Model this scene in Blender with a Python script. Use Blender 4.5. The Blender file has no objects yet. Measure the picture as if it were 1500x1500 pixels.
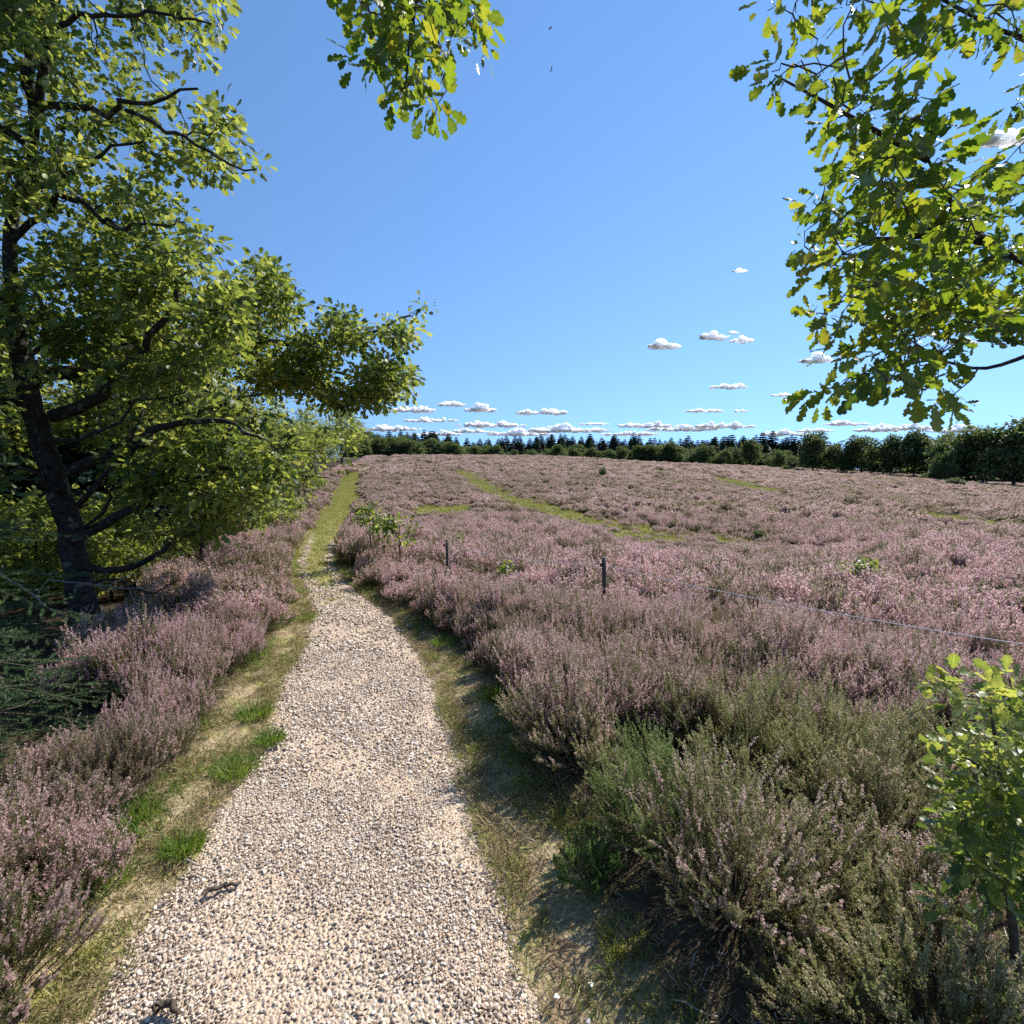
import bpy, math, time
import numpy as np
from mathutils import Vector

T0 = time.time()
R = math.radians
SC = bpy.context.scene
COL = SC.collection
rng = np.random.default_rng(11)

# ------------------------------------------------------------------ camera frame
CAM_H = 1.65
PITCH = math.atan(60 / 750)
FWD = np.array([0, math.cos(PITCH), -math.sin(PITCH)])
UPV = np.array([0, math.sin(PITCH), math.cos(PITCH)])
SUN_AZ, SUN_EL = R(50), R(45)


def ray(px, py):
    return np.array([(px - 750) / 750, 0, 0]) + (750 - py) / 750 * UPV + FWD


def P(px, py, Y):
    """the world point seen at (px, py) of the photograph at distance Y ahead"""
    d = ray(px, py)
    return np.array([0, 0, CAM_H]) + d * (Y / d[1])


def sstep(a, b, x):
    t = np.clip((np.asarray(x, float) - a) / (b - a), 0, 1)
    return t * t * (3 - 2 * t)


def wob(x, y, f, s=0.0):
    """smooth pseudo noise, about -1..1"""
    x = np.asarray(x, float); y = np.asarray(y, float)
    return (np.sin(x * f * 1.0 + 1.3 + s) * np.cos(y * f * 1.27 + 0.7 * s) + np.sin((x * 0.8 + y * 1.1) * f * 1.9 + 2.1 * s)
            + 0.6 * np.sin((x * 1.3 - y * 0.7) * f * 3.1 + s * 1.7)) / 2.6


def height(x, y):
    x = np.asarray(x, float); y = np.asarray(y, float)
    z = 4.5 * sstep(10, 112, y) - 2.2 * sstep(125, 260, y)
    xr = np.log1p(np.exp(np.clip((x - 4) / 3, -30, 30))) * 3
    z = z - 0.046 * np.minimum(xr, 140) * sstep(6, 45, y)
    z = z + 0.10 * wob(x, y, 0.16) * sstep(4, 14, np.hypot(x, y)) + 0.25 * wob(x, y, 0.05, 2) * sstep(25, 70, y)
    return z


def G(px, py):
    """the ground point seen at (px, py)"""
    d = ray(px, py); o = np.array([0, 0, CAM_H])
    t = 0.8
    while t < 400:
        p = o + d * t
        if p[2] <= height(p[0], p[1]):
            lo, hi = t / 1.01 - 0.02, t
            for _ in range(24):
                m = (lo + hi) / 2
                q = o + d * m
                if q[2] <= height(q[0], q[1]): hi = m
                else: lo = m
            return o + d * hi
        t = t * 1.01 + 0.01
    return o + d * 60


# ------------------------------------------------------------------ mesh helpers
def link(o, parent=None):
    COL.objects.link(o)
    if parent is not None: o.parent = parent
    return o


def make_mesh(name, V, polys, mat=None, attrs=None, smooth=False):
    """V (N,3); polys: list of (M,k) index arrays"""
    me = bpy.data.meshes.new(name)
    V = np.ascontiguousarray(V, dtype=np.float32)
    polys = [np.asarray(p, dtype=np.int32) for p in polys if len(p)]
    me.vertices.add(len(V)); me.vertices.foreach_set('co', V.ravel())
    nl = sum(p.size for p in polys); npoly = sum(len(p) for p in polys)
    me.loops.add(nl); me.polygons.add(npoly)
    me.loops.foreach_set('vertex_index', np.concatenate([p.ravel() for p in polys]))
    tot = np.concatenate([np.full(len(p), p.shape[1], dtype=np.int32) for p in polys])
    st = np.concatenate([[0], np.cumsum(tot)[:-1]]).astype(np.int32)
    me.polygons.foreach_set('loop_start', st)
    me.polygons.foreach_set('loop_total', tot)
    if smooth: me.polygons.foreach_set('use_smooth', np.ones(npoly, dtype=bool))
    for k, a in (attrs or {}).items():
        at = me.attributes.new(k, 'FLOAT', 'POINT')
        at.data.foreach_set('value', np.ascontiguousarray(a, dtype=np.float32))
    me.update(calc_edges=True)
    if mat: me.materials.append(mat)
    return me


class MB:
    def __init__(s):
        s.V = []; s.P = []; s.A = {}; s.n = 0

    def add(s, V, polys, **attrs):
        V = np.asarray(V, float)
        s.V.append(V)
        for p in polys: s.P.append(np.asarray(p) + s.n)
        for k in set(s.A) | set(attrs):
            s.A.setdefault(k, [np.zeros(s.n)] if s.n else [])
            a = attrs.get(k, 0.0)
            s.A[k].append(np.broadcast_to(np.asarray(a, float), (len(V),)))
        s.n += len(V)

    def mesh(s, name, mat, smooth=False):
        by = {}
        for p in s.P: by.setdefault(p.shape[1], []).append(p)
        return make_mesh(name, np.concatenate(s.V), [np.concatenate(v) for v in by.values()], mat,
                         {k: np.concatenate(v) for k, v in s.A.items()}, smooth)

    def build(s, name, mat, parent=None, smooth=False):
        return link(bpy.data.objects.new(name, s.mesh(name, mat, smooth)), parent)


def norm(a):
    return a / np.maximum(np.linalg.norm(a, axis=-1, keepdims=True), 1e-9)


def tube(mb, pts, rad, sides=6, cap=True, **at):
    pts = np.asarray(pts, float); n = len(pts)
    rad = np.broadcast_to(np.asarray(rad, float), (n,))
    tan = norm(np.gradient(pts, axis=0))
    ref = np.array([0.0, 0, 1]) if abs(tan[:, 2]).mean() < 0.8 else np.array([1.0, 0, 0])
    a = norm(np.cross(tan, ref)); b = np.cross(tan, a)
    th = np.arange(sides) * 2 * math.pi / sides
    V = pts[:, None] + rad[:, None, None] * (np.cos(th)[None, :, None] * a[:, None] + np.sin(th)[None, :, None] * b[:, None])
    i = np.arange(n - 1)[:, None] * sides; j = np.arange(sides)[None]
    q = np.stack([i + j, i + (j + 1) % sides, i + sides + (j + 1) % sides, i + sides + j], -1).reshape(-1, 4)
    ps = [q]
    if cap: ps.append(np.array([[(n - 1) * sides + k for k in range(sides)]]))
    mb.add(V.reshape(-1, 3), ps, **at)


def smooth_line(pts, n):
    """Catmull-Rom resample"""
    p = np.asarray(pts, float)
    if len(p) == 2: return p[0] + np.linspace(0, 1, n)[:, None] * (p[1] - p[0])
    p = np.vstack([2 * p[0] - p[1], p, 2 * p[-1] - p[-2]])
    m = len(p) - 3
    t = np.linspace(0, m - 1e-6, n); k = t.astype(int); u = (t - k)[:, None]
    a, b, c, d = p[k], p[k + 1], p[k + 2], p[k + 3]
    return 0.5 * (2 * b + (c - a) * u + (2 * a - 5 * b + 4 * c - d) * u ** 2 + (3 * b - a - 3 * c + d) * u ** 3)


# ---- leaf templates: x along the leaf, y across, z fold
def leaf_template(stations, widths, fold=0.18, curl=0.12):
    V = []; Q = []
    n = len(stations)
    for t, w in zip(stations, widths):
        z0 = -curl * t * t
        V += [(t, w, z0 + fold * w), (t, 0, z0), (t, -w, z0 + fold * w)]
    for i in range(n - 1):
        a = 3 * i
        Q += [(a, a + 1, a + 4, a + 3), (a + 1, a + 2, a + 5, a + 4)]
    return np.array(V), np.array(Q)


def oak_leaf(n=22, lobes=4.0):
    t = np.linspace(0, 1, n)
    env = .30 * np.clip(t / .62, 0, 1) ** .75 * np.sqrt(np.clip((1.03 - t) / .30, 0, 1)) + .006
    V = []
    for k, q in enumerate(t):
        z0 = -.14 * q * q + .02 * math.sin(q * 9)
        row = []
        for sg, ph in ((1, 0.0), (-1, .09)):
            f = abs(math.sin(math.pi * (lobes * (q + ph * .5) + .02))) ** .55
            f = 1.0 if q > .93 else .26 + .74 * f
            w = env[k] * f * (1 if q > .1 else .35)
            row.append((q + .10 * w * f, sg * w, z0 + .16 * w + .02 * math.sin(q * 14 + sg)))
        V += [row[0], (q, 0, z0), row[1]]
    Q = []
    for i in range(n - 1):
        a = 3 * i; Q += [(a, a + 1, a + 4, a + 3), (a + 1, a + 2, a + 5, a + 4)]
    return np.array(V), np.array(Q)


OAK_HI = oak_leaf()
OAK_MID = leaf_template([0, .15, .3, .42, .58, .75, .9, 1.0], [.01, .12, .27, .15, .38, .21, .28, .06], .2)
OAK_LO = leaf_template([0, .35, .5, .72, 1.0], [.02, .32, .22, .40, .08], .25)
CLUMP = leaf_template([0, .5, 1.0], [.12, .42, .15], .35, .25)


def leaves(mb, tmpl, pos, axis, nrm, size, tint):
    TV, TQ = tmpl
    A = norm(axis); N = norm(nrm - (nrm * A).sum(-1, keepdims=True) * A); B = np.cross(N, A)
    s = np.asarray(size)[:, None, None]
    V = pos[:, None] + s * (TV[None, :, 0, None] * A[:, None] + TV[None, :, 1, None] * B[:, None] + TV[None, :, 2, None] * N[:, None])
    k = len(TV); n = len(pos)
    F = (TQ[None] + (np.arange(n) * k)[:, None, None]).reshape(-1, TQ.shape[1])
    mb.add(V.reshape(-1, 3), [F], tint=np.repeat(tint, k), rib=np.tile((np.abs(TV[:, 1]) < 1e-6) * 1.0, n))


def leaf_clusters(mb, tmpl, targets, tipdir, per, spread, size, r, droop=0.15, up=0.9, tint_sd=0.2, ctint=None):
    n = len(targets)
    off = np.clip(r.normal(size=(n, per, 3)), -1.5, 1.5) * spread * np.array([1, 1, .75])
    pos = targets[:, None] + off * 0.8
    ax = norm(off + 0.6 * spread * tipdir[:, None] + r.normal(size=off.shape) * spread * .5 - np.array([0, 0, droop]) * spread * 2)
    nr = r.normal(size=off.shape) * .75 + np.array([0, 0, up])
    base = (r.random(n) if ctint is None else ctint)[:, None]
    tint = np.clip(.5 + (base - .5) * .7 + r.normal(size=(n, per)) * tint_sd, 0, .88)
    tint = np.where(r.random((n, per)) < .006, r.uniform(.94, 1, (n, per)), tint)
    sz = size * r.uniform(.6, 1.2, size=(n, per))
    leaves(mb, tmpl, pos.reshape(-1, 3), ax.reshape(-1, 3), nr.reshape(-1, 3), sz.ravel(), tint.ravel())


def grow(mb, limbs, targets, r, twig=0.010, sides=4, kink=.12):
    """carry every target on a twig from the nearest wood; returns tip directions in target order"""
    nodes = []; nr = []
    for pts, rad in limbs:
        L = np.linalg.norm(np.diff(pts, axis=0), axis=1).sum()
        k = max(4, int(L / .08))
        nodes.append(smooth_line(pts, k)); nr.append(np.interp(np.linspace(0, 1, k), np.linspace(0, 1, len(rad)), rad))
    nodes = np.concatenate(nodes); nr = np.concatenate(nr)
    cap = len(nodes) + 3 * len(targets) + 8
    NB = np.zeros((cap, 3)); NB[:len(nodes)] = nodes; NR = np.zeros(cap); NR[:len(nr)] = nr; m = len(nodes)
    d0 = np.full(len(targets), 1e9)
    for i in range(0, len(targets), 256):
        d0[i:i + 256] = np.sqrt(((targets[i:i + 256, None] - nodes[None]) ** 2).sum(-1)).min(1)
    tip = np.zeros_like(targets)
    for i in np.argsort(d0):
        t = targets[i]
        dd = ((NB[:m] - t) ** 2).sum(1)
        j = int(dd.argmin()); a = NB[j]; L = math.sqrt(dd[j]) + 1e-6
        mid1 = a + (t - a) * .35 + r.normal(size=3) * kink * L
        mid2 = a + (t - a) * .7 + r.normal(size=3) * kink * L + np.array([0, 0, .06 * L])
        r0 = min(max(NR[j] * .75, twig * .35), twig * (.4 + .5 * L)); r1 = max(r0 * .35, twig * .18)
        tube(mb, [a, mid1, mid2, t], np.linspace(r0, r1, 4), sides, False)
        for q, f in ((mid1, .8), (mid2, .6), (t, .4)):
            NB[m] = q; NR[m] = r0 * f; m += 1
        tip[i] = norm(t - mid2)
    return tip


def in_poly(poly, x, y):
    poly = np.asarray(poly, float); c = np.zeros(len(x), bool)
    for (x0, y0), (x1, y1) in zip(poly, np.roll(poly, -1, 0)):
        with np.errstate(divide='ignore', invalid='ignore'):
            hit = ((y0 > y) != (y1 > y)) & (x < (x1 - x0) * (y - y0) / (y1 - y0) + x0)
        c ^= hit
    return c


# ------------------------------------------------------------------ naming
def tag(o, label=None, cat=None, group=None, kind=None):
    if label: o['label'] = label
    if cat: o['category'] = cat
    if group: o['group'] = group
    if kind: o['kind'] = kind
    return o


def thing(name, label, cat, loc=(0, 0, 0), rz=0.0, scale=1.0, group=None):
    o = link(bpy.data.objects.new(name, None))
    o.location = loc; o.rotation_euler = (0, 0, rz); o.scale = (scale,) * 3 if np.isscalar(scale) else scale
    o.empty_display_size = .2
    return tag(o, label, cat, group)


def dup(root, loc, rz, scale, label, group):
    c = root.copy(); COL.objects.link(c)
    c.location = loc; c.rotation_euler = (0, 0, rz); c.scale = scale
    c['label'] = label
    if group: c['group'] = group
    for ch in list(root.children):
        k = ch.copy(); COL.objects.link(k); k.parent = c
        for g in ch.children:
            q = g.copy(); COL.objects.link(q); q.parent = k
    return c


# ------------------------------------------------------------------ materials
def new_mat(name):
    m = bpy.data.materials.new(name); m.use_nodes = True
    nt = m.node_tree; nt.nodes.clear()
    return m, nt


def N(nt, typ, **kw):
    n = nt.nodes.new(typ)
    for k, v in kw.items():
        if k.startswith('i_'):
            key = k[2:]
            n.inputs[int(key) if key.isdigit() else key.replace('_', ' ')].default_value = v
        else: setattr(n, k, v)
    return n


def ramp(nt, fac, stops, interp='LINEAR'):
    n = nt.nodes.new('ShaderNodeValToRGB'); cr = n.color_ramp; cr.interpolation = interp
    while len(cr.elements) < len(stops): cr.elements.new(.5)
    for e, (p, c) in zip(cr.elements, stops):
        e.position = p; e.color = (*c, 1)
    if fac is not None: nt.links.new(fac, n.inputs[0])
    return n.outputs[0]


def mixc(nt, f, a, b, blend='MIX'):
    n = nt.nodes.new('ShaderNodeMix'); n.data_type = 'RGBA'; n.blend_type = blend
    for sock, v in ((n.inputs[0], f), (n.inputs[6], a), (n.inputs[7], b)):
        if hasattr(v, 'is_output'): nt.links.new(v, sock)
        elif isinstance(v, (int, float)): sock.default_value = v
        else: sock.default_value = (*v, 1)
    return n.outputs[2]


def mth(nt, op, a, b=None, clamp=False):
    n = nt.nodes.new('ShaderNodeMath'); n.operation = op; n.use_clamp = clamp
    for i, v in enumerate((a, b)):
        if v is None: continue
        if hasattr(v, 'is_output'): nt.links.new(v, n.inputs[i])
        else: n.inputs[i].default_value = v
    return n.outputs[0]


def noise(nt, scale, detail=3, vec=None, out='Fac', rough=.55):
    n = nt.nodes.new('ShaderNodeTexNoise')
    n.inputs['Scale'].default_value = scale; n.inputs['Detail'].default_value = detail; n.inputs['Roughness'].default_value = rough
    if vec is not None: nt.links.new(vec, n.inputs['Vector'])
    return n.outputs[out]


def attr(nt, name):
    n = nt.nodes.new('ShaderNodeAttribute'); n.attribute_name = name
    return n.outputs['Fac']


def wpos(nt):
    return nt.nodes.new('ShaderNodeNewGeometry').outputs['Position']


def leafy(name, col_stops, trans_stops, fac, rough=.45, spec=.4, vary=None, veins=False):
    m, nt = new_mat(name)
    t = attr(nt, 'tint')
    if veins:   # mottling inside a leaf and a paler midrib
        mot = noise(nt, 70, 4, wpos(nt))
        t = mth(nt, 'ADD', t, mth(nt, 'MULTIPLY', mth(nt, 'SUBTRACT', mot, .5), .38))
        rb = mth(nt, 'GREATER_THAN', attr(nt, 'rib'), .90)
        t = mth(nt, 'ADD', t, mth(nt, 'MULTIPLY', rb, .25))
        t = mth(nt, 'MINIMUM', mth(nt, 'MAXIMUM', t, 0.0), .95)
    c = ramp(nt, t, col_stops); ct = ramp(nt, t, trans_stops)
    oi = nt.nodes.new('ShaderNodeObjectInfo').outputs['Random']
    if vary:
        hs = N(nt, 'ShaderNodeHueSaturation'); nt.links.new(c, hs.inputs['Color'])
        nt.links.new(mth(nt, 'ADD', mth(nt, 'MULTIPLY', oi, vary * .06), .5 - vary * .03), hs.inputs['Hue'])
        nt.links.new(mth(nt, 'ADD', mth(nt, 'MULTIPLY', oi, vary), 1 - vary * .5), hs.inputs['Value'])
        c = hs.outputs[0]
    p = N(nt, 'ShaderNodeBsdfPrincipled'); p.inputs['Roughness'].default_value = rough; p.inputs['Specular IOR Level'].default_value = spec
    nt.links.new(c, p.inputs['Base Color'])
    tr = N(nt, 'ShaderNodeBsdfTranslucent'); nt.links.new(ct, tr.inputs['Color'])
    mx = N(nt, 'ShaderNodeMixShader'); mx.inputs[0].default_value = fac
    nt.links.new(p.outputs[0], mx.inputs[1]); nt.links.new(tr.outputs[0], mx.inputs[2])
    o = N(nt, 'ShaderNodeOutputMaterial'); nt.links.new(mx.outputs[0], o.inputs[0])
    return m


def plain(name, builder, rough=.85, spec=.25, bump=None):
    m, nt = new_mat(name)
    p = N(nt, 'ShaderNodeBsdfPrincipled'); p.inputs['Roughness'].default_value = rough; p.inputs['Specular IOR Level'].default_value = spec
    c = builder(nt)
    nt.links.new(c, p.inputs['Base Color'])
    if bump:
        b = N(nt, 'ShaderNodeBump'); b.inputs['Strength'].default_value = bump[2] if len(bump) > 2 else .6; b.inputs['Distance'].default_value = bump[1]
        nt.links.new(bump[0](nt), b.inputs['Height']); nt.links.new(b.outputs[0], p.inputs['Normal'])
    o = N(nt, 'ShaderNodeOutputMaterial'); nt.links.new(p.outputs[0], o.inputs[0])
    return m


M_OAK = leafy('oak_leaf', [(0, (.030, .060, .012)), (.5, (.060, .105, .018)), (.85, (.10, .14, .02)), (.97, (.12, .10, .02)), (1, (.12, .06, .02))],
              [(0, (.13, .22, .015)), (.5, (.27, .36, .02)), (.85, (.40, .47, .03)), (.97, (.42, .33, .03)), (1, (.30, .14, .03))], .52, .42, .45, None, True)
M_OAKTREE = leafy('oak_foliage', [(0, (.026, .046, .012)), (.5, (.074, .106, .022)), (.9, (.150, .172, .040)), (1, (.17, .15, .05))],
                  [(0, (.10, .16, .025)), (.5, (.36, .43, .06)), (.9, (.66, .68, .13)), (1, (.55, .48, .10))], .42, .46, .28, .4)
M_SAPL = leafy('young_oak_leaf', [(0, (.03, .06, .018)), (.5, (.07, .12, .025)), (1, (.17, .20, .04))],
               [(0, (.10, .18, .03)), (.5, (.30, .39, .05)), (1, (.66, .66, .12))], .45, .40, .4, None, True)
M_FAR = leafy('far_foliage', [(0, (.050, .078, .030)), (.5, (.092, .125, .045)), (1, (.15, .185, .065))],
              [(0, (.08, .12, .03)), (.5, (.15, .20, .05)), (1, (.24, .28, .07))], .38, .6, .2, .7)
M_SPRUCE = leafy('spruce_needles', [(0, (.030, .058, .022)), (.5, (.065, .105, .042)), (1, (.15, .20, .09))],
                 [(0, (.05, .10, .03)), (.5, (.10, .18, .06)), (1, (.18, .27, .08))], .35, .5, .35, .3)
M_FARSPRUCE = leafy('far_spruce_needles', [(0, (.028, .050, .034)), (.5, (.044, .072, .048)), (1, (.072, .105, .062))],
                    [(0, (.03, .05, .02)), (.5, (.05, .08, .03)), (1, (.08, .11, .04))], .25, .6, .2, .5)
M_GRASS = leafy('grass_blade', [(0, (.08, .12, .02)), (.3, (.16, .18, .04)), (.55, (.30, .25, .10)), (1, (.44, .36, .20))],
                [(0, (.13, .22, .02)), (.4, (.22, .30, .04)), (.7, (.30, .28, .08)), (1, (.36, .30, .14))], .4, .5, .3, .4)
M_STRAW = leafy('dead_grass_blade', [(0, (.16, .11, .06)), (.4, (.30, .23, .12)), (.7, (.42, .34, .19)), (1, (.30, .30, .10))],
                [(0, (.16, .12, .06)), (.5, (.32, .26, .12)), (1, (.36, .33, .12))], .25, .6, .2, .4)
M_LAWN = leafy('meadow_grass_blade', [(0, (.16, .19, .04)), (.5, (.28, .28, .075)), (1, (.42, .38, .15))],
               [(0, (.20, .25, .04)), (.5, (.30, .31, .07)), (1, (.40, .37, .12))], .42, .5, .3, .3)
M_TUFT = leafy('green_grass_blade', [(0, (.05, .11, .015)), (.6, (.10, .18, .025)), (1, (.20, .22, .05))],
               [(0, (.12, .24, .015)), (.6, (.22, .36, .03)), (1, (.34, .38, .06))], .42, .5, .3, .2)

M_BARK = plain('oak_bark', lambda nt: mixc(nt, mth(nt, 'GREATER_THAN', noise(nt, 9, 4, wpos(nt)), .62),
               ramp(nt, noise(nt, 22, 4, wpos(nt)), [(.3, (.018, .015, .012)), (.7, (.065, .054, .042))]), (.12, .13, .10)),
               .9, .15, (lambda nt: noise(nt, 30, 4, wpos(nt)), .02))
M_TWIG = plain('twig_bark', lambda nt: ramp(nt, noise(nt, 40, 2, wpos(nt)), [(.3, (.05, .038, .028)), (.7, (.12, .095, .07))]), .85)
M_DEAD = plain('dead_wood', lambda nt: ramp(nt, noise(nt, 60, 3, wpos(nt)), [(.3, (.14, .11, .085)), (.7, (.38, .33, .27))]), .85)
M_WOOD = plain('post_wood', lambda nt: ramp(nt, noise(nt, 50, 4, wpos(nt)), [(.3, (.04, .035, .028)), (.7, (.12, .11, .09))]), .9)
M_WIRE = plain('fence_cord', lambda nt: ramp(nt, noise(nt, 200, 2, wpos(nt)), [(.3, (.75, .73, .7)), (.7, (.9, .88, .86))]), .35, .9)


def heather_mat(name, flower, pale, faded, leaf_a, leaf_b, bloom):
    """kind: 0 stem, .5 leaf, 1 flower"""
    m, nt = new_mat(name)
    k = attr(nt, 'kind'); t = attr(nt, 'tint')
    w = wpos(nt)
    oi = nt.nodes.new('ShaderNodeObjectInfo').outputs['Random']
    patch = noise(nt, .35, 3, w); patch2 = noise(nt, 1.1, 2, w)
    fl = mixc(nt, mth(nt, 'MULTIPLY', t, .75), flower, pale)
    fad = ramp(nt, mth(nt, 'ADD', mth(nt, 'MULTIPLY', patch, .8), mth(nt, 'MULTIPLY', oi, .3)), [(.38, (0, 0, 0)), (.72, (1, 1, 1))])
    fl = mixc(nt, fad, fl, faded)
    lf = mixc(nt, mth(nt, 'ADD', mth(nt, 'MULTIPLY', patch2, .7), mth(nt, 'MULTIPLY', t, .4), True), leaf_a, leaf_b)
    # some shoots flower sparsely
    gone = mth(nt, 'GREATER_THAN', mth(nt, 'ADD', mth(nt, 'ADD', mth(nt, 'MULTIPLY', t, .45), mth(nt, 'MULTIPLY', patch2, .6)), mth(nt, 'MULTIPLY', patch, .5)), bloom)
    fl = mixc(nt, gone, fl, lf)
    fl = mixc(nt, mth(nt, 'GREATER_THAN', oi, .89), fl, (.24, .19, .12))
    c = mixc(nt, mth(nt, 'GREATER_THAN', k, .75), mixc(nt, mth(nt, 'GREATER_THAN', k, .25), (.075, .050, .034), lf), fl)
    p = N(nt, 'ShaderNodeBsdfPrincipled'); p.inputs['Roughness'].default_value = .7; p.inputs['Specular IOR Level'].default_value = .2
    nt.links.new(c, p.inputs['Base Color'])
    tr = N(nt, 'ShaderNodeBsdfTranslucent')
    hs = N(nt, 'ShaderNodeHueSaturation'); hs.inputs['Value'].default_value = 1.35; hs.inputs['Saturation'].default_value = .95
    nt.links.new(c, hs.inputs['Color']); nt.links.new(hs.outputs[0], tr.inputs['Color'])
    mx = N(nt, 'ShaderNodeMixShader'); mx.inputs[0].default_value = .42
    nt.links.new(p.outputs[0], mx.inputs[1]); nt.links.new(tr.outputs[0], mx.inputs[2])
    o = N(nt, 'ShaderNodeOutputMaterial'); nt.links.new(mx.outputs[0], o.inputs[0])
    return m


PINK = (.51, .305, .31); PALE = (.70, .56, .52); FADED = (.48, .345, .29)
M_HEATH = heather_mat('heather', PINK, PALE, FADED, (.085, .12, .035), (.19, .19, .07), .92)
M_HEATHFAR = heather_mat('heather_distance', (.47, .31, .285), (.62, .50, .44), (.42, .31, .23), (.10, .11, .04), (.20, .19, .07), .91)
M_HGREEN = heather_mat('green_heather', (.20, .25, .08), (.30, .31, .15), (.25, .26, .09), (.10, .18, .04), (.18, .25, .07), 2)
M_HOLIVE = heather_mat('olive_heather', (.36, .31, .18), (.50, .44, .31), (.35, .31, .16), (.17, .21, .06), (.33, .32, .13), .84)
M_HBUSH = heather_mat('fading_heather', (.52, .36, .33), (.70, .58, .51), (.46, .36, .25), (.15, .17, .06), (.29, .27, .12), .82)


def ground_color(nt):
    w = wpos(nt)
    sd = attr(nt, 'verge'); gr = attr(nt, 'meadow'); wd = attr(nt, 'litter')
    n1 = noise(nt, 3, 4, w); n2 = noise(nt, 14, 4, w); n3 = noise(nt, 60, 3, w)
    heath = ramp(nt, n2, [(.3, (.045, .034, .022)), (.55, (.085, .066, .040)), (.75, (.14, .12, .05))])
    straw = mixc(nt, ramp(nt, n1, [(.50, (0, 0, 0)), (.68, (1, 1, 1))]), ramp(nt, n3, [(.3, (.22, .16, .09)), (.7, (.46, .37, .22))]),
                 ramp(nt, n3, [(.3, (.15, .15, .04)), (.7, (.34, .31, .11))]))
    soil = ramp(nt, noise(nt, 7, 5, w), [(.50, (0, 0, 0)), (.62, (1, 1, 1))])
    straw = mixc(nt, mth(nt, 'MULTIPLY', soil, .7), straw, ramp(nt, n3, [(.3, (.15, .095, .06)), (.7, (.30, .20, .13))]))
    moss = ramp(nt, noise(nt, 4.5, 5, w), [(.56, (0, 0, 0)), (.66, (1, 1, 1))])
    straw = mixc(nt, mth(nt, 'MULTIPLY', moss, .8), straw, ramp(nt, n3, [(.3, (.10, .12, .02)), (.7, (.32, .31, .06))]))
    lawn = mixc(nt, n1, ramp(nt, n3, [(.3, (.22, .21, .06)), (.7, (.38, .34, .11))]), (.40, .33, .16))
    litter = ramp(nt, n2, [(.3, (.03, .024, .016)), (.6, (.07, .05, .03)), (.8, (.13, .09, .05))])
    nz = mth(nt, 'MULTIPLY', mth(nt, 'SUBTRACT', n2, .5), .35)
    fv = ramp(nt, mth(nt, 'ADD', sd, nz), [(.42, (0, 0, 0)), (.58, (1, 1, 1))])
    fg = ramp(nt, mth(nt, 'ADD', gr, nz), [(.40, (0, 0, 0)), (.60, (1, 1, 1))])
    fw = ramp(nt, mth(nt, 'ADD', wd, nz), [(.40, (0, 0, 0)), (.60, (1, 1, 1))])
    return mixc(nt, fg, mixc(nt, fv, mixc(nt, fw, heath, litter), straw), lawn)


M_GROUND = plain('heath_ground', ground_color, .95, .1, (lambda nt: noise(nt, 45, 5, wpos(nt)), .03, .8))


def path_color(nt):
    w = wpos(nt)
    v = N(nt, 'ShaderNodeTexVoronoi'); v.inputs['Scale'].default_value = 75; nt.links.new(w, v.inputs['Vector'])
    st = ramp(nt, v.outputs['Color'], [(0, (.22, .16, .11)), (.35, (.42, .32, .23)), (.7, (.56, .45, .34)), (1, (.70, .62, .52))])
    sand = ramp(nt, noise(nt, 120, 3, w), [(.3, (.42, .30, .20)), (.7, (.60, .46, .33))])
    big = ramp(nt, noise(nt, 2.2, 3, w), [(.40, (0, 0, 0)), (.65, (1, 1, 1))])
    gravel = mixc(nt, mth(nt, 'MULTIPLY', big, .7), st, sand)
    g = attr(nt, 'grassy')
    n2 = noise(nt, 9, 4, w)
    f = ramp(nt, mth(nt, 'ADD', g, mth(nt, 'MULTIPLY', mth(nt, 'SUBTRACT', n2, .5), .8)), [(.40, (0, 0, 0)), (.60, (1, 1, 1))])
    lawn = ramp(nt, noise(nt, 40, 3, w), [(.3, (.26, .24, .08)), (.7, (.46, .41, .18))])
    return mixc(nt, f, gravel, lawn)


def path_bump(nt):
    v = N(nt, 'ShaderNodeTexVoronoi'); v.inputs['Scale'].default_value = 75; nt.links.new(wpos(nt), v.inputs['Vector'])
    return mth(nt, 'SUBTRACT', 1.0, v.outputs['Distance'])


M_PATH = plain('gravel_path', path_color, .9, .2, (path_bump, .012, .9))


def pebble_color(nt):
    oi = nt.nodes.new('ShaderNodeObjectInfo').outputs['Random']
    c = ramp(nt, oi, [(0, (.10, .075, .055)), (.10, (.22, .155, .11)), (.28, (.42, .32, .235)), (.5, (.55, .44, .335)), (.72, (.60, .50, .40)),
                      (.88, (.68, .60, .50)), (1, (.80, .75, .67))])
    return mixc(nt, mth(nt, 'MULTIPLY', noise(nt, 300, 2, wpos(nt)), .35), c, (.30, .22, .16))


M_PEB = plain('pebble', pebble_color, .75, .3)
M_STONE = plain('pale_stone', lambda nt: ramp(nt, noise(nt, 80, 3, wpos(nt)), [(.3, (.50, .46, .42)), (.7, (.78, .75, .70))]), .7)

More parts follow.
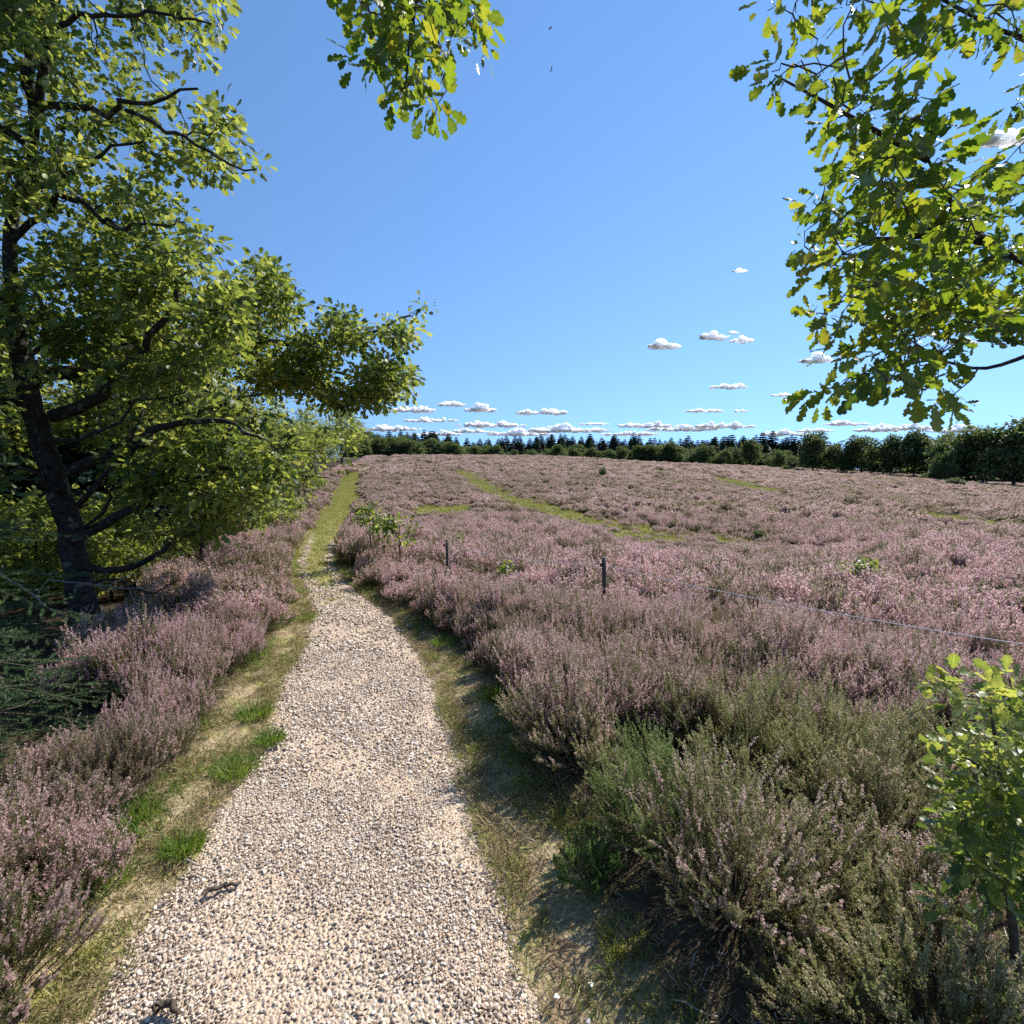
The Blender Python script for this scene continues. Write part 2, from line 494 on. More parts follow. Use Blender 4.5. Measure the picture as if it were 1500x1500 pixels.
# ------------------------------------------------------------------ path edges, verges, grass patches
EDGE = [(1500, 98, 822), (1400, 168, 780), (1300, 232, 744), (1200, 300, 702), (1100, 372, 674), (1000, 405, 645), (950, 436, 616),
        (900, 455, 574), (870, 446, 536), (845, 436, 505), (820, 434, 492), (795, 446, 494), (760, 467, 512), (735, 483, 519), (715, 495, 523), (697, 504, 525)]
EL = np.array([G(l, y) for y, l, r_ in EDGE]); ER = np.array([G(r_, y) for y, l, r_ in EDGE])
YY = (EL[:, 1] + ER[:, 1]) / 2
YK = np.concatenate([[-6, 0.2], YY, [75, 110]])
XLK = np.concatenate([[-1.38, -1.33], EL[:, 0], [EL[-1, 0] - 5, EL[-1, 0] - 12]])
XRK = np.concatenate([[0.17, 0.17], ER[:, 0], [ER[-1, 0] - 5, ER[-1, 0] - 12]])


def xL(y): return np.interp(y, YK, XLK)
def xR(y): return np.interp(y, YK, XRK)
def vl(y): return np.interp(y, [1, 1.6, 2.4, 3, 4, 6, 8, 40], [.30, .30, .30, .36, .32, .24, .16, .15])
def vr(y): return np.interp(y, [1, 1.6, 2.7, 4, 5.5, 7, 40], [.34, .34, .36, .36, .24, .12, .15])
def strip(y): return np.interp(y, [0, 2, 4, 7, 10, 20, 50], [1.3, 1.1, 1.3, 1.9, 2.3, 1.8, 2])


PATCH = []   # (x, y, rx, ry)
for pts, w in (([(682, 692), (700, 706), (715, 716), (740, 727), (770, 738), (800, 747), (835, 758), (870, 766), (905, 772), (940, 780), (985, 786), (1030, 790), (1085, 796)], .46),
               ([(640, 752), (660, 748)], .8), ([(1335, 757), (1365, 762), (1400, 768), (1440, 774)], .95), ([(1060, 703), (1090, 712), (1125, 722)], .8),
               ([(930, 790), (965, 795)], .7), ([(1490, 700), (1380, 703)], 2.0)):
    g = np.array([G(*q) for q in pts])
    g = smooth_line(g, max(2, int(np.linalg.norm(np.diff(g, axis=0), axis=1).sum() / .5)))
    for q in g: PATCH.append((q[0], q[1], w * (1 + q[1] * .012)))
PATCH = np.array(PATCH)


def patch_d(x, y):
    """>0 inside a grassy patch"""
    x = np.asarray(x, float); y = np.asarray(y, float)
    out = np.full(x.shape, -9.0)
    jit = .40 * wob(x, y, 2.2, 5) + .55 * wob(x, y, .9, 3) + .2 * wob(x, y, 5, 1)
    for a, b, w in PATCH:
        out = np.maximum(out, 1 - np.hypot(x - a, y - b) / (w * (1 + jit)))
    return out


# ------------------------------------------------------------------ ground sheet
def graded(lo, hi, fine_lo, fine_hi, step, grow_=1.16):
    a = list(np.arange(fine_lo, fine_hi, step)); s = step; v = a[-1]
    while v < hi: s *= grow_; v += s; a.append(v)
    s = step; v = a[0]; b = []
    while v > lo: s *= grow_; v -= s; b.append(v)
    return np.array(b[::-1] + a)


gx = graded(-9000, 9000, -7, 7, .12); gy = graded(-300, 14000, -1, 12, .12, 1.10)
X, Y = np.meshgrid(gx, gy)
Z = height(X, Y) + .018 * wob(X, Y, 3.0) * (np.hypot(X, Y) < 40)
inpath = np.clip((np.minimum(X - xL(Y), xR(Y) - X) + .10) / .12, 0, 1) * (Y < 60)
Z -= .05 * inpath
Z += .05 * sstep(.05, .6, X - xR(Y)) * (Y < 40)
sdv = np.minimum(X - (xL(Y) - vl(Y)), (xR(Y) + vr(Y)) - X)
verge = np.clip(.5 + sdv * 1.6, 0, 1) * (Y < 70)
near = (Y < 70) & (np.abs(X) < 60)
pd = np.full(X.shape, -9.0); pd[near] = patch_d(X[near], Y[near])
meadow = np.clip(.5 + pd * 1.2, 0, 1)
litter = np.clip(.5 + (xL(Y) - vl(Y) - strip(Y) - X) * .8, 0, 1)
W = len(gx); idx = (np.arange(len(gy) - 1)[:, None] * W + np.arange(W - 1)[None])
quads = np.stack([idx, idx + 1, idx + W + 1, idx + W], -1).reshape(-1, 4)
ground = link(bpy.data.objects.new('ground', make_mesh('ground', np.stack([X, Y, Z], -1).reshape(-1, 3), [quads], M_GROUND,
              {'verge': verge.ravel(), 'meadow': meadow.ravel(), 'litter': litter.ravel()}, True)))
tag(ground, 'heath soil with mossy straw coloured verges beside the gravel path', 'ground', kind='structure')


def ground_z(x, y):
    """height of the built ground sheet beside the path"""
    return height(x, y) + .05 * sstep(.05, .6, x - xR(y)) * (y < 40)


# path sheet
py_ = np.concatenate([np.arange(-5, 12, .08), 12 * 1.012 ** np.arange(1, 135)]); py_ = py_[py_ < YY[-1] + 3]
nu = 15
U = np.linspace(0, 1, nu)
l = xL(py_) + .05 * wob(py_, py_ * 0, 4.1, 1) + .03 * wob(py_, py_ * 0, 11, 2)
r_ = xR(py_) + .05 * wob(py_, py_ * 0, 3.7, 6) + .03 * wob(py_, py_ * 0, 10, 4)
PX = l[:, None] + (r_ - l)[:, None] * U[None]; PY = np.broadcast_to(py_[:, None], PX.shape)
PZ = height(PX, PY) - .012 + .012 * wob(PX, PY, 5) - .035 * (np.abs(U - .5) * 2)[None] ** 6
trk = np.exp(-((U - .1) / .14) ** 2) + np.exp(-((U - .88) / .14) ** 2)
ga = sstep(5.8, 8.0, py_)[:, None] * (.74 - .60 * trk[None] * (1 - sstep(11, 17, py_))[:, None]) + sstep(11, 16, py_)[:, None] * .40
ga += .30 * np.exp(-((py_[:, None] - 5.6) / .7) ** 2) * np.exp(-((U - .5) / .3) ** 2)[None] * 0
n_ = len(py_); idx = np.arange(n_ - 1)[:, None] * nu + np.arange(nu - 1)[None]
quads = np.stack([idx, idx + 1, idx + nu + 1, idx + nu], -1).reshape(-1, 4)
path = link(bpy.data.objects.new('path', make_mesh('path', np.stack([PX, PY, PZ], -1).reshape(-1, 3), [quads], M_PATH, {'grassy': np.clip(ga, 0, 1).ravel()}, True)))
tag(path, 'winding gravel footpath turning to grass in the distance', 'path', kind='structure')


# ------------------------------------------------------------------ scattering (ground cover only)
def scatter(name, protos, pts, rot, scl, var, label, cat):
    """one stuff object: prototype meshes instanced on points by geometry nodes"""
    pc = bpy.data.collections.new(name + '_kinds')
    for me in protos: pc.objects.link(bpy.data.objects.new(me.name, me))
    me = bpy.data.meshes.new(name)
    me.vertices.add(len(pts)); me.vertices.foreach_set('co', np.ascontiguousarray(pts, np.float32).ravel())
    a = me.attributes.new('rot', 'FLOAT_VECTOR', 'POINT'); a.data.foreach_set('vector', np.ascontiguousarray(rot, np.float32).ravel())
    a = me.attributes.new('scl', 'FLOAT_VECTOR', 'POINT'); a.data.foreach_set('vector', np.ascontiguousarray(scl, np.float32).ravel())
    a = me.attributes.new('var', 'INT', 'POINT'); a.data.foreach_set('value', np.ascontiguousarray(var, np.int32))
    ob = link(bpy.data.objects.new(name, me))
    ng = bpy.data.node_groups.new(name, 'GeometryNodeTree')
    ng.interface.new_socket('Geometry', in_out='INPUT', socket_type='NodeSocketGeometry')
    ng.interface.new_socket('Geometry', in_out='OUTPUT', socket_type='NodeSocketGeometry')
    gi = ng.nodes.new('NodeGroupInput'); go = ng.nodes.new('NodeGroupOutput')
    ci = ng.nodes.new('GeometryNodeCollectionInfo'); ci.inputs['Collection'].default_value = pc
    ci.inputs['Separate Children'].default_value = True; ci.inputs['Reset Children'].default_value = True
    ip = ng.nodes.new('GeometryNodeInstanceOnPoints'); ip.inputs['Pick Instance'].default_value = True

    def na(nm, ty):
        q = ng.nodes.new('GeometryNodeInputNamedAttribute'); q.data_type = ty; q.inputs['Name'].default_value = nm
        return q.outputs['Attribute']
    L = ng.links.new
    L(gi.outputs[0], ip.inputs['Points']); L(ci.outputs[0], ip.inputs['Instance'])
    L(na('var', 'INT'), ip.inputs['Instance Index']); L(na('rot', 'FLOAT_VECTOR'), ip.inputs['Rotation']); L(na('scl', 'FLOAT_VECTOR'), ip.inputs['Scale'])
    L(ip.outputs[0], go.inputs[0])
    md = ob.modifiers.new('scatter', 'NODES'); md.node_group = ng
    return tag(ob, label, cat, kind='stuff')


def jgrid(x0, x1, y0, y1, step, r, jit=.5):
    a = np.arange(x0, x1, step); b = np.arange(y0, y1, step)
    A, B = np.meshgrid(a, b); A = A.ravel(); B = B.ravel()
    return A + r.uniform(-jit, jit, A.size) * step, B + r.uniform(-jit, jit, B.size) * step


# ---- heather shoots
def shoots(mb, base, tip, r, bits, flower_from, size, brad, stem_w, flower_prob=1.0, fl_scale=1.3):
    n = len(base); d = tip - base; L = np.linalg.norm(d, axis=1, keepdims=True)
    bend = r.normal(size=(n, 3)) * L * .08; bend[:, 2] = 0
    tint = r.random(n); flw = r.random(n) < flower_prob

    def at(t):
        return base[:, None] + d[:, None] * t[..., None] + bend[:, None] * (4 * t * (1 - t))[..., None]
    # stem ribbon
    ts = np.broadcast_to(np.array([0, .5, 1.0]), (n, 3)); c = at(ts)
    side = norm(np.cross(d, r.normal(size=(n, 3))))[:, None] * (stem_w * np.array([1, .75, .3]))[None, :, None]
    V = np.stack([c - side, c + side], 2).reshape(n, 6, 3)
    F = (np.array([[0, 1, 3, 2], [2, 3, 5, 4]])[None] + (np.arange(n) * 6)[:, None, None]).reshape(-1, 4)
    mb.add(V.reshape(-1, 3), [F], kind=0.0, tint=np.repeat(tint, 6))
    # leaf scales and bells: little triangles round the stem
    t = r.uniform(.16, 1.0, size=(n, bits)); c = at(t)
    out = norm(np.cross(d[:, None], r.normal(size=(n, bits, 3)))); ax = norm(d)[:, None]
    isf = (t > flower_from) & flw[:, None]
    s = size * r.uniform(.7, 1.3, size=(n, bits)) * np.where(isf, fl_scale, 1.0)
    rad = brad * np.where(isf, 1.0, .7) * (1.25 - .75 * np.clip(t, 0, 1) ** 3)
    o = c + out * (rad * r.uniform(.2, 1, size=rad.shape))[..., None]
    e1 = norm(out * .7 + ax * .9 + r.normal(size=out.shape) * .4); e2 = norm(np.cross(e1, out + r.normal(size=out.shape) * .6))
    V = np.stack([o - e2 * (s * .5)[..., None], o + e2 * (s * .5)[..., None], o + e1 * (s * 1.15)[..., None]], 2)
    k = n * bits
    mb.add(V.reshape(-1, 3), [np.arange(k * 3).reshape(k, 3)], kind=np.repeat(np.where(isf, 1.0, .5).ravel(), 3), tint=np.repeat(np.repeat(tint, bits), 3))


def dome(n, rad, h, r, base_r=.35, flat=.35):
    """bases near the middle, tips over a dome"""
    a = r.uniform(0, 2 * math.pi, n); q = np.sqrt(r.random(n))
    tx = q * np.cos(a) * rad; ty = q * np.sin(a) * rad
    tz = h * (1 - flat * q ** 2) * r.uniform(.78, 1.08, n)
    tip = np.stack([tx, ty, tz], 1)
    base = np.stack([tx * base_r, ty * base_r, np.zeros(n)], 1) + r.normal(size=(n, 3)) * np.array([.02, .02, 0])
    return base, tip


def sided(base, tip, k, r, lo=.35, hi=.8, ang=.5, ln=.38):
    """side shoots off main shoots"""
    n = len(base); t = r.uniform(lo, hi, (n, k)); d = tip - base; L = np.linalg.norm(d, axis=1)
    b = base[:, None] + d[:, None] * t[..., None]
    dirs = norm(norm(d)[:, None] + r.normal(size=(n, k, 3)) * ang + np.array([0, 0, .45]))
    e = b + dirs * (L[:, None] * ln * r.uniform(.6, 1.2, (n, k)))[..., None]
    return b.reshape(-1, 3), e.reshape(-1, 3)


def clump_near(seed, rad, h, n, k, bits, mat, name, fl=.9, frm=.45, size=.0062):
    r = np.random.default_rng(seed); mb = MB()
    b, t = dome(n, rad, h, r)
    shoots(mb, b, t, r, bits, frm + .15, size, .0052, .0016, fl)
    b2, t2 = sided(b, t, k, r, .35, .8, .27, .42)
    shoots(mb, b2, t2, r, int(bits * .75), frm, size, .0046, .0010, fl)
    return mb.mesh(name, mat)


def clump_mid(seed, rad, h, n, bits, mat, name, size, w, flat=.35, frm=.5, brad=.013):
    r = np.random.default_rng(seed); mb = MB()
    b, t = dome(n, rad, h, r, .55, flat)
    b += (t - b) * .25
    shoots(mb, b, t, r, bits, frm, size, brad, w, .88)
    return mb.mesh(name, mat)


def is_heath(x, y):
    rj = .10 * wob(x, y, 3.1, 2)
    right = x > xR(y) + vr(y) + .06 + rj
    lw = xL(y) - vl(y) - .05 + rj
    left = (x < lw) & (x > lw - strip(y) * (1 + .2 * wob(x, y, .7, 4)))
    ok = (right | left) & ~(np.hypot(x + 2.98, y - 2.85) < .62)
    ok &= ~((y < 2.75) & (x > xR(y)))
    return ok


def hscale(x, y):
    h = 1 + .34 * wob(x, y, 1.7, 1) + .26 * wob(x, y, .6, 8) - .40 * sstep(.30, .55, wob(x, y, 2.2, 4)) * (y > 4)
    near_patch = np.zeros(x.shape)
    for a, b, w in PATCH:   # low regrowth in front of the open tracks
        near_patch = np.maximum(near_patch, np.exp(-((x - a) / (w + .5)) ** 2 - ((y - b + 1.2 + .02 * b) / (w + 1.0 + .03 * b)) ** 2))
    return h * (1 - .70 * near_patch) * (1 - .25 * sstep(8, 25, y))


RH = np.random.default_rng(5)


def ring(step, d0, d1, xr):
    x, y = jgrid(-xr, xr, -1.0, d1 + 1, step, RH)
    d = np.hypot(x, y) * RH.uniform(.93, 1.07, x.size)
    k = (d >= d0) & (d < d1) & (np.abs(x) < np.maximum(y, 0) * 1.12 + 2.6)
    x, y = x[k], y[k]
    k = is_heath(x, y) & (RH.random(x.size) < 1 - .25 * sstep(6, 20, y)); x, y = x[k], y[k]
    k = (patch_d(x, y) < -.05) | (RH.random(x.size) < .24)
    return x[k], y[k]


def heath_layer(name, protos, step, d0, d1, xr, s0, label):
    x, y = ring(step, d0, d1, xr)
    n = len(x); hs = hscale(x, y) * RH.uniform(.78, 1.22, n)
    edge = np.minimum(np.abs(x - xR(y) - vr(y)), np.abs(xL(y) - vl(y) - x))
    hs *= .78 + .22 * np.clip(edge / .35, 0, 1)
    z = ground_z(x, y) - .02
    rot = np.stack([RH.normal(0, .10, n), RH.normal(0, .10, n), RH.uniform(0, 6.28, n)], 1)
    w = s0 * RH.uniform(.7, 1.25, n) * (.55 + .45 * np.clip(hs, .3, 1.2))
    hs = np.maximum(hs, .18)
    scl = np.stack([w, w, s0 * hs], 1)
    print(name, n)
    return scatter(name, protos, np.stack([x, y, z], 1), rot, scl, RH.integers(0, len(protos), n), label, 'heather')


near_p = [clump_near(100 + i, .16, .40, 30, 5, 66, M_HEATH, 'heather_clump', .9, .5, .0046) for i in range(5)]
mid_p = [clump_mid(200 + i, .24, .40, 100, 30, M_HEATH, 'heather_clump', .012, .002, .45, .5) for i in range(5)]
far_p = [clump_mid(300 + i, .40, .40, 190, 15, M_HEATHFAR, 'heather_clump', .028, .004, .75, .45, .026) for i in range(5)]
dist_p = [clump_mid(400 + i, .80, .44, 300, 11, M_HEATHFAR, 'heather_clump', .070, .008, .8, .4, .06) for i in range(5)]
heath_layer('heather_near', near_p, .135, 0, 5.5, 9, 1.0, 'pink heather shoots close to the gravel path on both sides')
heath_layer('heather_middle', mid_p, .22, 5.5, 17, 24, 1.0, 'pink flowering heather filling the middle of the heath')
heath_layer('heather_far', far_p, .40, 17, 48, 60, 1.0, 'dusky pink heather around the green tracks further out')
heath_layer('heather_distant', dist_p, .80, 48, 135, 160, 1.0, 'brownish pink heather reaching the trees at the skyline')
print('heath', time.time() - T0)


# ---- grass cover
def tuft_mesh(seed, n, h, rad, w, mat, name, lean=.5):
    r = np.random.default_rng(seed); mb = MB()
    a = r.uniform(0, 6.28, n); q = rad * np.sqrt(r.random(n))
    b = np.stack([np.cos(a) * q, np.sin(a) * q, np.zeros(n)], 1)
    dr = norm(np.stack([np.cos(a) * lean, np.sin(a) * lean, np.ones(n)], 1) + r.normal(size=(n, 3)) * .35)
    L = h * r.uniform(.45, 1.15, n)
    side = norm(np.cross(dr, r.normal(size=(n, 3)))) * w
    m = b + dr * (L * .55)[:, None]; e = b + dr * L[:, None] + np.stack([np.cos(a), np.sin(a), -np.ones(n) * .6], 1) * (L * .22)[:, None]
    V = np.stack([b - side, b + side, m - side * .8, m + side * .8, e], 1)
    i = (np.arange(n) * 5)[:, None]
    mb.add(V.reshape(-1, 3), [np.concatenate([i + np.array([[0, 1, 3, 2]])]), i + np.array([[2, 3, 4]])], tint=np.repeat(np.clip(r.normal(.5, .25, n), 0, 1), 5))
    return mb.mesh(name, mat)


def put(name, protos, x, y, s0, label, cat, tilt=.15, z=None, zsc=None):
    n = len(x); r = RH
    z = ground_z(x, y) - .006 if z is None else z
    rot = np.stack([r.normal(0, tilt, n), r.normal(0, tilt, n), r.uniform(0, 6.28, n)], 1)
    s = s0 * r.uniform(.6, 1.3, n)
    scl = np.stack([s, s, s * (1 if zsc is None else zsc)], 1)
    print(name, n)
    return scatter(name, protos, np.stack([x, y, z], 1), rot, scl, r.integers(0, len(protos), n), label, cat)


x, y = jgrid(-6, 3, 0.6, 10, .036, RH)
dl = xL(y) - x; dr_ = x - xR(y)
onv = ((dl > -.06) & (dl < vl(y) + .12)) | ((dr_ > -.06) & (dr_ < vr(y) + .12))
dens = sstep(-.15, .6, wob(x, y, 2.3, 3) + .5 * wob(x, y, 6, 1)) * 1.0 + .16
k = onv & (RH.random(x.size) < dens * np.where(y > 4.5, .5, 1))
put('verge_grass', [tuft_mesh(10 + i, 15, .045, .026, .0018, M_GRASS, 'short_grass') for i in range(4)], x[k], y[k], 1.0, 'short dry grass and moss along both edges of the gravel path', 'grass')

x, y = jgrid(-6, 3, 0.6, 8, .030, RH)
dl = xL(y) - x; dr_ = x - xR(y)
k = ((dl > -.03) & (dl < vl(y) + .15)) | ((dr_ > -.03) & (dr_ < vr(y) + .15))
k &= RH.random(x.size) < .25 + .7 * sstep(-.4, .4, wob(x, y, 3.1, 6) + .5 * wob(x, y, 8, 2))
put('verge_thatch', [tuft_mesh(90 + i, 14, .065, .035, .0017, M_STRAW, 'dead_grass', 2.6) for i in range(4)], x[k], y[k], .8, 'flattened dead grass and straw on the verges of the gravel path', 'grass')
x, y = jgrid(-6, 3, 0.6, 11, .05, RH)
d1 = (xL(y) - vl(y)) - x; d2 = x - (xR(y) + vr(y))
e = np.minimum(np.abs(d1 + .03), np.abs(d2 + .03))
k = (RH.random(x.size) < .55 * np.exp(-(e / .09) ** 2) * sstep(-.1, .5, wob(x, y, 1.9, 7) + .4 * wob(x, y, 5, 4)))
put('fringe_grass', [tuft_mesh(70 + i, 18, .11, .045, .0019, M_TUFT, 'fringe_grass_blades', .4) for i in range(4)], x[k], y[k], .9, 'longer green grass along the foot of the heather beside the path', 'grass')
x, y = jgrid(-16, 0, 5.2, 48, .075, RH)
u = (x - xL(y)) / np.maximum(xR(y) - xL(y), .1)
trkf = np.exp(-((u - .12) / .13) ** 2) + np.exp(-((u - .86) / .13) ** 2)
pr = sstep(5.8, 8.4, y) * (1 - .95 * trkf * (1 - sstep(10.5, 16, y))) * .8
k = (u > -.15) & (u < 1.15) & (RH.random(x.size) < pr)
x, y = x[k], y[k]
put('path_grass', [tuft_mesh(30 + i, 16, .05, .05, .003, M_LAWN, 'path_grass_blades') for i in range(4)], x, y, 1 + .012 * y, 'yellow green grass growing over the far end of the path', 'grass', z=height(x, y) - .012)

x, y = jgrid(-6, 45, 8, 60, .13, RH)
k = np.abs(x) < y * 1.15
x, y = x[k], y[k]; k = (patch_d(x, y) > -.1) & (RH.random(x.size) < .75); x, y = x[k], y[k]
put('heath_grass', [tuft_mesh(50 + i, 22, .10, .10, .006, M_LAWN, 'heath_grass_blades') for i in range(4)], x, y, 1 + .012 * y, 'bright green grass in the tracks across the heather', 'grass')


# ---- gravel
def pebble(seed, mat):
    r = np.random.default_rng(seed)
    import bmesh
    bm = bmesh.new(); bmesh.ops.create_icosphere(bm, subdivisions=2, radius=.5)
    for _ in range(8):
        n = norm(r.normal(size=3)); d = r.uniform(.24, .38)
        for v in bm.verts:
            c = np.array(v.co); s = float(c @ n)
            if s > d: v.co = Vector(c - n * (s - d) * .85)
    sc = np.array([1, r.uniform(.65, .95), r.uniform(.45, .75)])
    for v in bm.verts: v.co = Vector(np.array(v.co) * sc)
    me = bpy.data.meshes.new('pebble'); bm.to_mesh(me); bm.free(); me.materials.append(mat)
    return me


PEBS = [pebble(i, M_PEB) for i in range(6)]
xs = []; ys = []; ss = []
for step, lo, hi, sz, y0, y1 in ((.0078, .55, 1.25, .0086, .9, 2.7), (.0110, .6, 1.3, .0125, 2.7, 4.6), (.018, .6, 1.3, .020, 4.6, 7.6), (.026, .6, 1.3, .028, 7.6, 12), (.10, .6, 1.2, .015, .9, 3.6)):
    x, y = jgrid(-3.6 if y1 < 8 else -5.2, .5, y0, y1, step, RH, .6)
    w = xR(y) - xL(y); u = (x - xL(y)) / w
    e = np.minimum(x - xL(y), xR(y) - x) + .06 * wob(x, y, 7, 3) + .05 * wob(x, y, 17, 1) + RH.normal(0, .04, x.size)
    p = sstep(-.05, .16, e) ** .7 * (1 - .75 * sstep(-.2, .5, wob(x, y, 3.3, 9) + .4 * wob(x, y, 9, 2)))
    p *= (1 - sstep(10, 12, y)) * 1.0
    p *= 1 - sstep(5.8, 8.6, y) * np.clip(1 - 1.0 * (np.exp(-((u - .12) / .16) ** 2) + np.exp(-((u - .86) / .16) ** 2)), 0, 1)
    stray = (e < 0) & (e > -.40) & (RH.random(x.size) < .42 * np.exp(e / .15))
    k = (RH.random(x.size) < p) | stray
    x, y = x[k], y[k]; xs.append(x); ys.append(y); ss.append(sz * np.clip(RH.lognormal(0, .46, len(x)), .4, 2.1))
x = np.concatenate(xs); y = np.concatenate(ys); s = np.concatenate(ss); n = len(x)
uu = np.abs((x - xL(y)) / (xR(y) - xL(y)) - .5) * 2
zz = height(x, y) - .012 + .012 * wob(x, y, 5) - .035 * np.clip(uu, 0, 1) ** 6 + s * .12 + RH.random(n) * .004
print('gravel', n)
scatter('gravel', PEBS, np.stack([x, y, zz], 1), RH.uniform(-.6, .6, (n, 3)) + np.array([0, 0, 1]) * RH.uniform(0, 6, (n, 1)),
        np.repeat(s[:, None], 3, 1), RH.integers(0, 6, n), 'loose pale gravel covering the near stretch of the path', 'gravel')

# a few large stones lying at the right edge of the gravel
STN = pebble(77, M_STONE)
for i, (a, b, s, lab) in enumerate([(866, 1446, .030, 'whitish stone, largest lying on moss right of the gravel'), (890, 1421, .022, 'small white stone just beyond the largest stone on the verge'),
                                    (862, 1497, .024, 'white pebble at the bottom edge below the largest verge stone'), (893, 1368, .016, 'tiny white pebble in the yellow moss patch'),
                                    (815, 1462, .028, 'rounded grey white pebble at the gravel edge left of the largest verge stone')]):
    g = G(a, b)
    o = link(bpy.data.objects.new('stone', STN)); o.location = (g[0], g[1], ground_z(g[0], g[1]) + s * .15); o.scale = (s * .85,) * 3; o.rotation_euler = (0, 0, i * 1.3)
    tag(o, lab, 'stone', 'pale stones on the right verge')
print('cover', time.time() - T0)

# ------------------------------------------------------------------ foreground heather bushes (countable)
def heather_bush(px, py, rad, h, n, mat, label, seed, fl=.85, frm=.5, k=7, bits=46, woody=14, lean=(0, 0), name='heather_bush', size=.0046):
    g = G(px, py); r = np.random.default_rng(seed)
    z = float(ground_z(g[0], g[1]))
    t = thing(name, label, 'heather bush', (g[0], g[1], z), group='heather bushes beside the path')
    b, tp = dome(n, rad * 1.12, h, r, .30, .62)
    tp[:, 0] += lean[0] * tp[:, 2]; tp[:, 1] += lean[1] * tp[:, 2]
    # lumpy outline
    a = np.arctan2(tp[:, 1], tp[:, 0]); f = 1 + .16 * np.sin(a * 3 + seed) + .10 * np.sin(a * 7 + seed * 2)
    tp *= f[:, None]
    b = b + (tp - b) * .10
    mb = MB()
    bits = bits * 2
    shoots(mb, b, tp, r, bits, frm + .18, size, .0056, .0019, fl)
    b2, t2 = sided(b, tp, k, r, .3, .85, .25, .36)
    shoots(mb, b2, t2, r, int(bits * .6), frm, size, .0046, .0011, fl)
    mb.build('shoots', mat, t)
    mb = MB()
    for i in range(woody):
        j = r.integers(0, n); e = tp[j] * np.array([1, 1, .55]); s0 = np.array([*(e[:2] * .12), -.02])
        m = s0 + (e - s0) * .5 + r.normal(size=3) * .04
        tube(mb, smooth_line([s0, m, e], 6), np.linspace(.006, .002, 6) * r.uniform(.6, 1.2), 4, False)
    mb.build('woody_stems', M_TWIG, t)
    return t, g


heather_bush(1075, 1345, .36, .55, 130, M_HBUSH, 'tall fading pink heather bush on bare woody stems nearest the path', 1, .85, .55, 8, 44, 46)
heather_bush(985, 1235, .36, .42, 130, M_HGREEN, 'fresh green heather bush leaning over the moss without flowers', 2, .5, .6, 8, 40, 12, (-.35, 0))
heather_bush(1230, 1165, .50, .44, 170, M_HOLIVE, 'wide olive green heather bush behind the tall fading one', 3, .6, .6, 7, 40, 10)
heather_bush(1290, 1245, .34, .44, 110, M_HBUSH, 'dark heather bush with pink tips beside the oak sapling', 4, .7, .65, 8, 42, 24)
heather_bush(1385, 1560, .42, .30, 150, M_HOLIVE, 'low straw coloured heather bush under the oak sapling', 5, .8, .5, 8, 40, 18)
heather_bush(845, 1125, .34, .42, 110, M_HBUSH, 'pinkish heather bush arching towards the path with dark shade below', 6, .9, .5, 8, 42, 20, (-.3, 0))
heather_bush(1090, 1140, .42, .46, 140, M_HOLIVE, 'rounded green heather bush behind the fresh green one', 7, .5, .6, 7, 40, 8)
heather_bush(1430, 1190, .40, .44, 120, M_HOLIVE, 'olive heather bush half hidden behind the oak sapling', 8, .6, .6, 7, 40, 8)
heather_bush(858, 1300, .13, .20, 50, M_HGREEN, 'small bright green heather shoot clump at the gravel verge', 9, .2, .7, 7, 36, 4)
heather_bush(30, 1290, .30, .36, 100, M_HEATH, 'pale pink heather bush at the left edge of the left verge', 10, .95, .42, 7, 44, 8)
heather_bush(150, 1175, .28, .38, 100, M_HEATH, 'upright pink heather bush on the left verge before the spruce boughs', 11, .95, .42, 7, 44, 8)
heather_bush(-30, 1490, .26, .34, 90, M_HEATH, 'straggly pink green heather bush in the bottom left corner', 12, .8, .5, 7, 44, 8)

heather_bush(1205, 1345, .26, .34, 80, M_HOLIVE, 'olive heather bush filling the gap right of the tall fading one', 13, .6, .55, 8, 36, 10)
heather_bush(1330, 1370, .26, .32, 80, M_HBUSH, 'small faded heather bush between the sapling and the low straw coloured bush', 14, .8, .55, 8, 36, 12)
heather_bush(1480, 1330, .26, .36, 80, M_HOLIVE, 'heather bush in the shade right behind the oak sapling stem', 15, .6, .55, 7, 36, 8)
heather_bush(1180, 1520, .20, .18, 60, M_HOLIVE, 'low sprawling heather bush at the bottom edge left of the straw coloured one', 16, .6, .55, 8, 36, 14)

# moss and grass cushions
TUFTS = [(372, 1050, .10, .13, 'dark green grass tuft on the left verge nearest the heather bend'), (345, 1128, .11, .10, 'flat green grass tuft spreading onto the gravel edge'),
         (268, 1245, .075, .11, 'rounded bright green grass tuft at the left gravel edge'), (205, 1195, .09, .10, 'green grass tuft below the upright heather on the left'),
         (440, 905, .16, .10, 'long green grass tuft in the bend on the left of the path'), (395, 1085, .08, .09, 'thin grass tuft leaning over the gravel from the left'),
         (730, 1030, .08, .12, 'fine grass tuft at the foot of the heather right of path'), (650, 945, .10, .10, 'small grass tuft on the right verge in the bend'),
         (915, 1385, .09, .06, 'yellow green moss cushion beside the white stones'), (150, 1290, .10, .10, 'pale green grass tuft under heather in lower left'),
         (940, 1440, .12, .05, 'flat moss cushion in the shade of the tall heather bush'), (840, 1215, .10, .07, 'bright yellow green moss cushion above the small green heather clump')]
